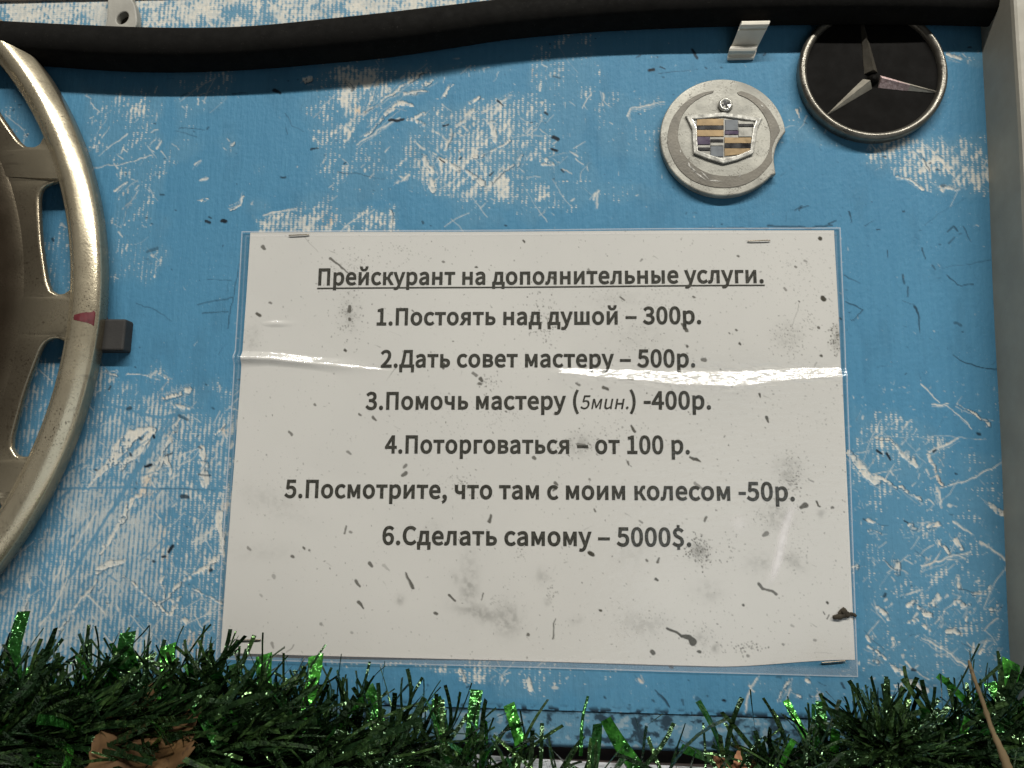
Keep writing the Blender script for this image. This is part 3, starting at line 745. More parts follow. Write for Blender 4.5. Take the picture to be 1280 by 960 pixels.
def film_material():
    m, ns, ls, b = new_mat('laminate_film')
    out = ns['Material Output']
    ns.remove(b)
    sc, _, _ = channels(ns, ls, 'marks')  # mask of painted glare and pale film edges
    tr = node(ns, 'ShaderNodeBsdfTransparent')
    tr.inputs['Color'].default_value = (.955, .955, .95, 1)
    gl = node(ns, 'ShaderNodeBsdfGlossy')
    gl.inputs['Roughness'].default_value = .12
    fr = node(ns, 'ShaderNodeValue')
    fr.outputs[0].default_value = .085
    bm = node(ns, 'ShaderNodeBump')
    bm.inputs['Strength'].default_value = .4
    bm.inputs['Distance'].default_value = .0006
    ls.new(noise(ns, ls, 170, 4, stretch=(1, 1, 2.6)), bm.inputs['Height'])
    ls.new(bm.outputs[0], gl.inputs['Normal'])
    ms = node(ns, 'ShaderNodeMixShader')
    ls.new(fr.outputs[0], ms.inputs[0])
    ls.new(tr.outputs[0], ms.inputs[1])
    ls.new(gl.outputs[0], ms.inputs[2])
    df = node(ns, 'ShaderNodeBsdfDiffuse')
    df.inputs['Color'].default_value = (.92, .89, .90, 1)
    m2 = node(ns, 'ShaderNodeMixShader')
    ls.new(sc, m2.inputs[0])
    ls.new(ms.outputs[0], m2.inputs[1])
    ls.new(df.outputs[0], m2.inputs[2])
    ls.new(m2.outputs[0], out.inputs['Surface'])
    return m


def ink_material():
    m, ns, ls, b = new_mat('faded_toner')
    f = remap(ns, ls, noise(ns, ls, 1100, 3), .35, .7)
    ls.new(mix(ns, ls, f, (.030, .029, .024), (.085, .082, .068)), b.inputs['Base Color'])
    b.inputs['Roughness'].default_value = .7
    b.inputs['Specular IOR Level'].default_value = .2
    return m


def cover_material():
    m, ns, ls, b = new_mat('worn_silver_lacquer')
    f = remap(ns, ls, noise(ns, ls, 26, 5), .3, .7)
    c = mix(ns, ls, f, (.74, .655, .48), (.62, .54, .385))
    gr = remap(ns, ls, noise(ns, ls, 1150, 2), .58, .68)
    zone = remap(ns, ls, noise(ns, ls, 34, 3), .40, .62, .10, 1)
    mu = node(ns, 'ShaderNodeMath', operation='MULTIPLY')
    ls.new(gr, mu.inputs[0])
    ls.new(zone, mu.inputs[1])
    c = mix(ns, ls, mu.outputs[0], c, (.11, .085, .06))
    sc = remap(ns, ls, noise(ns, ls, 46, 6, stretch=(1, 1, 6)), .62, .70, 0, .5)
    c = mix(ns, ls, sc, c, (.30, .26, .20))
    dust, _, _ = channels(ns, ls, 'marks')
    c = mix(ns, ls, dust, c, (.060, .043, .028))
    ls.new(c, b.inputs['Base Color'])
    b.inputs['Metallic'].default_value = .78
    rr = remap(ns, ls, noise(ns, ls, 60, 4), .3, .7, .20, .31)
    ls.new(rr, b.inputs['Roughness'])
    bump(ns, ls, b, noise(ns, ls, 1000, 2), .22, .0003)
    return m


def tinsel_material(name, a, bcol, rough, trans):
    m, ns, ls, b = new_mat(name)
    at_ = node(ns, 'ShaderNodeAttribute', attribute_name='shade')
    s = node(ns, 'ShaderNodeSeparateColor')
    ls.new(at_.outputs['Color'], s.inputs[0])
    c = mix(ns, ls, s.outputs[0], a, bcol)
    cr = remap(ns, ls, noise(ns, ls, 260, 3), .35, .65)
    cc = mix(ns, ls, cr, c, tuple(x * .55 for x in a))
    ls.new(cc, b.inputs['Base Color'])
    b.inputs['Metallic'].default_value = .62
    b.inputs['Roughness'].default_value = rough
    if trans:
        b.inputs['Metallic'].default_value = .55
    bump(ns, ls, b, noise(ns, ls, 210, 2), .8, .0034)
    return m


def leaf_material(name, a, bcol, dark):
    m, ns, ls, b = new_mat(name)
    c = mix(ns, ls, remap(ns, ls, noise(ns, ls, 45, 5), .3, .7), a, bcol)
    c = mix(ns, ls, remap(ns, ls, noise(ns, ls, 240, 4), .58, .74), c, dark)
    ls.new(c, b.inputs['Base Color'])
    b.inputs['Roughness'].default_value = .75
    b.inputs['Specular IOR Level'].default_value = .2
    bump(ns, ls, b, noise(ns, ls, 160, 4), .5, .0012)
    return m


# ------------------------------------------------------------------ object helpers
def link(ob, parent=None):
    COL.objects.link(ob)
    if parent is not None:
        ob.parent = parent
        ob.matrix_parent_inverse = parent.matrix_world.inverted()
    return ob


def mesh_ob(name, pts, faces, mat, parent=None, smooth=False, raw=False):
    """pts in board millimetres (u, v, w)"""
    pts = np.asarray(pts, float)
    xyz = np.stack([pts[:, 0] * S, -pts[:, 2] * S, pts[:, 1] * S], 1)
    org = np.zeros(3)
    if parent is None:
        org = np.array([xyz[:, 0].mean(), xyz[:, 1].max(), xyz[:, 2].mean()])
    me = bpy.data.meshes.new(name)
    me.from_pydata((xyz - org).tolist(), [], faces)
    if mat:
        me.materials.append(mat)
    me.validate()
    if smooth:
        me.polygons.foreach_set('use_smooth', [True] * len(me.polygons))
    me.update()
    bm = bmesh.new()
    bm.from_mesh(me)
    bmesh.ops.recalc_face_normals(bm, faces=bm.faces)
    bm.to_mesh(me)
    bm.free()
    ob = bpy.data.objects.new(name, me)
    ob.location = org
    COL.objects.link(ob)
    if parent is not None:
        ob.location = (0, 0, 0)
        ob.parent = parent
        ob.matrix_parent_inverse = Matrix.Translation(-parent_origin(parent))
    return ob


def parent_origin(o):
    v = Vector((0, 0, 0))
    while o is not None:
        v = v + o['_o'] if False else v + Vector(o.location) + (o.matrix_parent_inverse.translation if o.parent else Vector())
        o = o.parent
    return v


def grid_ob(name, P, mat, parent=None, attrs=None, keep=None):
    """dense regular sheet; P is (rows, cols, 3) in board millimetres"""
    n, m = P.shape[:2]
    pts = P.reshape(-1, 3)
    xyz = np.stack([pts[:, 0], -pts[:, 2], pts[:, 1]], 1) * S
    idx = np.arange(n * m).reshape(n, m)
    q = np.stack([idx[:-1, :-1], idx[1:, :-1], idx[1:, 1:], idx[:-1, 1:]], -1).reshape(-1, 4)
    if keep is not None:
        q = q[keep.reshape(-1)]
    me = bpy.data.meshes.new(name)
    me.vertices.add(len(xyz))
    me.vertices.foreach_set('co', xyz.astype(np.float32).ravel())
    me.loops.add(q.size)
    me.loops.foreach_set('vertex_index', q.astype(np.int32).ravel())
    me.polygons.add(len(q))
    me.polygons.foreach_set('loop_start', (np.arange(len(q)) * 4).astype(np.int32))
    me.polygons.foreach_set('use_smooth', np.ones(len(q), bool))
    me.update(calc_edges=True)
    if attrs:
        for nm, arr in attrs.items():
            a = me.attributes.new(nm, 'FLOAT_COLOR', 'POINT')
            rgba = np.ones((len(xyz), 4), np.float32)
            rgba[:, :3] = arr.reshape(-1, 3)
            a.data.foreach_set('color', rgba.ravel())
    me.materials.append(mat)
    ob = bpy.data.objects.new(name, me)
    COL.objects.link(ob)
    if parent is not None:
        ob.parent = parent
        ob.matrix_parent_inverse = Matrix.Translation(-parent_origin(parent))
    return ob


def thing(name, u, v, w=0.0, label=None, cat=None, group=None):
    o = bpy.data.objects.new(name, None)
    o.empty_display_size = .01
    o.location = V(u, v, w)
    COL.objects.link(o)
    return tag(o, label, cat, group)


def tag(o, label=None, cat=None, group=None, kind=None):
    for k, val in (('label', label), ('category', cat), ('group', group), ('kind', kind)):
        if val:
            o[k] = val
    return o


def fill_curve(contours, bevel=0.0, extrude=0.0, res=2, bezier=False):
    """contours in the plane (outer and holes); returns vertices (u, v, w) and faces of the filled, bevelled plate"""
    c = bpy.data.curves.new('tmp', 'CURVE')
    c.dimensions = '2D'
    c.fill_mode = 'BOTH'
    c.bevel_depth = bevel
    c.bevel_resolution = res
    c.extrude = extrude
    c.resolution_u = 5
    for pts in contours:
        if bezier:
            s = c.splines.new('BEZIER')
            s.bezier_points.add(len(pts) - 1)
            for p, b in zip(s.bezier_points, pts):
                p.handle_left_type = p.handle_right_type = 'FREE'
                p.co = (b[2], b[3], 0)
                p.handle_left = (b[0], b[1], 0)
                p.handle_right = (b[4], b[5], 0)
        else:
            s = c.splines.new('POLY')
            s.points.add(len(pts) - 1)
            for p, b in zip(s.points, pts):
                p.co = (b[0], b[1], 0, 1)
        s.use_cyclic_u = True
    o = bpy.data.objects.new('tmp', c)
    COL.objects.link(o)
    dg = bpy.context.evaluated_depsgraph_get()
    me = bpy.data.meshes.new_from_object(o.evaluated_get(dg))
    pts = np.array([v.co[:] for v in me.vertices])
    faces = [tuple(p.vertices) for p in me.polygons]
    bpy.data.objects.remove(o)
    bpy.data.curves.remove(c)
    bpy.data.meshes.remove(me)
    return pts, faces


def box_pts(u0, u1, v0, v1, w0, w1):
    p = [(u, v, w) for w in (w0, w1) for v in (v0, v1) for u in (u0, u1)]
    f = [(0, 1, 3, 2), (4, 5, 7, 6), (0, 1, 5, 4), (2, 3, 7, 6), (0, 2, 6, 4), (1, 3, 7, 5)]
    return p, f


def bevel_ob(ob, width, seg=2):
    md = ob.modifiers.new('bevel', 'BEVEL')
    md.width = width * S
    md.segments = seg
    md.limit_method = 'ANGLE'
    return ob


def lathe(prof, cu, cv, a0, a1, n, closed=False):
    """profile of (radius, w) pairs turned about an axis that stands on the board"""
    pts, faces = [], []
    full = abs(a1 - a0) > 6.28
    k = n if full else n + 1
    for i in range(k):
        a = a0 + (a1 - a0) * i / n
        for r_, w_ in prof:
            pts.append((cu + r_ * math.cos(a), cv + r_ * math.sin(a), w_))
    m = len(prof)
    for i in range(n):
        j = (i + 1) % k
        for q in range(m - 1 + (1 if closed else 0)):
            q2 = (q + 1) % m
            faces.append((i * m + q, j * m + q, j * m + q2, i * m + q2))
    return pts, faces


def tube(path, radius, n=16, squash=1.0, prof=None):
    path = np.asarray(path, float)
    d = np.gradient(path, axis=0)
    d /= np.linalg.norm(d, axis=1)[:, None]
    pts, faces = [], []
    for k, (p, t) in enumerate(zip(path, d)):
        s = np.cross((0, 0, 1.), t)
        s /= np.linalg.norm(s)
        b = np.cross(t, s)
        r_ = radius[k] if hasattr(radius, '__len__') else radius
        for q in range(n):
            a = 2 * math.pi * q / n
            g = prof(a) if prof else 1.0
            pts.append(p + s * math.cos(a) * r_ * g + b * math.sin(a) * r_ * g * squash)
    for k in range(len(path) - 1):
        for q in range(n):
            q2 = (q + 1) % n
            faces.append((k * n + q, k * n + q2, (k + 1) * n + q2, (k + 1) * n + q))
    faces.append(tuple(range(n)))
    faces.append(tuple(range((len(path) - 1) * n, len(path) * n)))
    return pts, faces


def spline(pts, n):
    """smooth path through the points"""
    pts = np.asarray(pts, float)
    ext = np.vstack([2 * pts[0] - pts[1], pts, 2 * pts[-1] - pts[-2]])
    out = []
    m = len(pts) - 1
    for i in range(n):
        x = i / (n - 1) * m
        k = min(int(x), m - 1)
        t = x - k
        p0, p1, p2, p3 = ext[k:k + 4]
        out.append(.5 * (2 * p1 + (p2 - p0) * t + (2 * p0 - 5 * p1 + 4 * p2 - p3) * t * t + (3 * p1 - p0 - 3 * p2 + p3) * t ** 3))
    return np.array(out)


def join(parts):
    P, F = [], []
    for p, f in parts:
        k = len(P)
        P += [tuple(x) for x in p]
        F += [tuple(i + k for i in q) for q in f]
    return P, F


# ------------------------------------------------------------------ the board, its frame and the ledge below
B, ex, di, tone, hgt, lo = board_marks()
M_board = board_material()
board = thing('notice_board', 100, -231, 0, 'scuffed blue board with a grey frame, worn to pale canvas texture in patches', 'notice board')
UU, WW = np.meshgrid(B.u, B.v)
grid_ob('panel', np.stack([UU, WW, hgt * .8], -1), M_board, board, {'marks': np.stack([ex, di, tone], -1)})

gu, gv = np.meshgrid(np.linspace(-430, -176, 60), np.linspace(139, -231.5, 60))
zero = np.zeros(gu.shape + (3,))
zero[..., 2] = .1
grid_ob('panel', np.stack([gu, gv, 0 * gu], -1), M_board, board, {'marks': zero})
gu, gv = np.meshgrid(np.linspace(-430, -176, 40), np.linspace(-231.7, -249.3, 8))
zero = np.zeros(gu.shape + (3,))
zero[..., 1] = .3
grid_ob('batten', np.stack([gu, gv, -.8 + 0 * gu], -1), M_board, board, {'marks': zero})

M_rail = plain('grey_frame_paint', (.36, .335, .275), .55, 0, .14, 60, bump_s=.12, bump_scale=500, speck=.28, speck_col=(.09, .085, .07))
def rail_u(v):
    return 372.75 + .0333 * v
vs = np.linspace(190, -330, 40)
rp, rf = [], []
for k, v_ in enumerate(vs):
    u_ = rail_u(v_)
    o = .25 * math.sin(v_ / 23.)
    for q in [(u_ + o, v_, -6), (u_ + o, v_, 25.5), (u_ + .5 + o, v_, 27.3), (u_ + 1.6 + o, v_, 28), (u_ + 60, v_, 28), (u_ + 60, v_, -6)]:
        rp.append(q)
for k in range(len(vs) - 1):
    for q in range(6):
        q2 = (q + 1) % 6
        rf.append((k * 6 + q, k * 6 + q2, (k + 1) * 6 + q2, (k + 1) * 6 + q))
rf += [tuple(range(6)), tuple(range(len(rp) - 6, len(rp)))]
tag(mesh_ob('side_rail', rp, rf, M_rail, board), 'grey painted side rail of the frame')

M_top = plain('brown_batten', (.30, .235, .195), .6, 0, .3, 40, bump_s=.2)
p, f = box_pts(-430, 371, 135.2, 168, -4, 1.6)
tag(bevel_ob(mesh_ob('top_rail', p, f, M_top, board), .5), 'thin brownish strip along the top edge')

# blue batten under the panel, dirtier and set slightly back
C2 = Field(-176, 372, -231.7, -249.3, .5)
U2, W2 = np.meshgrid(C2.u, C2.v)
n1 = vnoise(C2.shape, 6, 9, octaves=4, seed=61)
n2 = vnoise(C2.shape, 60, octaves=2, seed=62)
d2 = .75 * sstep(.50, .64, n1 + .22 * (n2 - .5)) + .12
d2 = np.maximum(d2, .9 * sstep(2.4, .3, C2.v[0] - W2) * sstep(.3, .6, n1))
d2 = np.maximum(d2, .55 * sstep(-246.0, -249.3, W2 + 3 * (n1 - .5)))
round_ = -.7 - 5 * np.clip((-246 - W2) / 3.3, 0, 1) ** 2
grid_ob('batten', np.stack([U2, W2, round_ + .3 * (n1 - .5)], -1), M_board, board,
        {'marks': np.stack([.25 * sstep(.62, .7, 1 - n1), np.clip(d2, 0, 1), .55 + .3 * n2], -1)})

M_back = plain('dark_gap', (.06, .045, .04), .9, 0, .4, 40)
p, f = box_pts(-430, 371, -272, 160, -14, -9)
tag(mesh_ob('backing', p, f, M_back, board), 'dark backing seen in the gap under the batten')

M_ledge = plain('chalky_white_ledge', (.80, .80, .82), .7, 0, .65, 150, bump_s=.3, bump_scale=120)
Lg = np.meshgrid(np.linspace(-460, 560, 160), np.linspace(.5, 150, 40))
lv = -251.8 + (140 - Lg[0]) * .03 + .6 * np.sin(Lg[0] / 31.) - .05 * Lg[1]
ledge = grid_ob('ledge', np.stack([Lg[0], lv, Lg[1]], -1), M_ledge)
tag(ledge, 'white ledge below the blue board, mostly hidden by tinsel', kind='structure')

# ------------------------------------------------------------------ price list
sheet = thing('price_list', 148, -210, 1, 'laminated white price list in Russian, headed by an underlined title', 'price list')
A, pd, hz = paper_marks()
UA, WA = np.meshgrid(A.u, A.v)
curl = sstep(232, 300, UA) * 4.6
WA = np.where(WA < -150, WA + curl * ((-150 - WA) / 60.) ** 2, WA)
HA = film_shape(UA, WA)
grid_ob('paper', np.stack([UA, WA, HA], -1), paper_material(), sheet, {'marks': np.stack([pd, hz, pd * 0], -1)})

# film: a slightly larger sheet that follows the paper
fc = np.array([at(303, 290), at(1050, 285), at(1072, 846), at(271, 823)])
nu, nv = 900, 640
s_, t_ = np.meshgrid(np.linspace(0, 1, nu), np.linspace(0, 1, nv))
FU = (1 - t_) * ((1 - s_) * fc[0, 0] + s_ * fc[1, 0]) + t_ * ((1 - s_) * fc[3, 0] + s_ * fc[2, 0])
FW = (1 - t_) * ((1 - s_) * fc[0, 1] + s_ * fc[1, 1]) + t_ * ((1 - s_) * fc[3, 1] + s_ * fc[2, 1])
FH = film_shape(FU, FW) + .42
qs = at(975, 685)  # pale glare painted into the film as diffuse white
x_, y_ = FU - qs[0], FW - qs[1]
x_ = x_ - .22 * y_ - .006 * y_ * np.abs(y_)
glare_edge = .55 * np.exp(-(x_ / 2.1) ** 2) * sstep(22, 9, np.abs(y_ - 2)) * (.6 + .6 * vnoise(FU.shape, 9, octaves=3, seed=81))
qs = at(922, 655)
glare_edge = np.maximum(glare_edge, .22 * np.exp(-((FU - qs[0]) / 3) ** 2 - ((FW - qs[1]) / 4) ** 2))
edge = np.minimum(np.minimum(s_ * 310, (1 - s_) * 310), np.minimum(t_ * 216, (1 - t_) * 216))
glare_edge = np.maximum(glare_edge, .30 * sstep(1.0, .2, edge) + .10 * sstep(3.2, 2.6, edge) * sstep(2.0, 2.6, edge))
glare_edge = np.maximum(glare_edge, .10 * (sstep(5, 2.5, edge) * (t_ > .9)))
grid_ob('laminate_film', np.stack([FU, FW, FH], -1), film_material(), sheet, {'marks': np.stack([np.clip(glare_edge, 0, 1)] * 3, -1)})

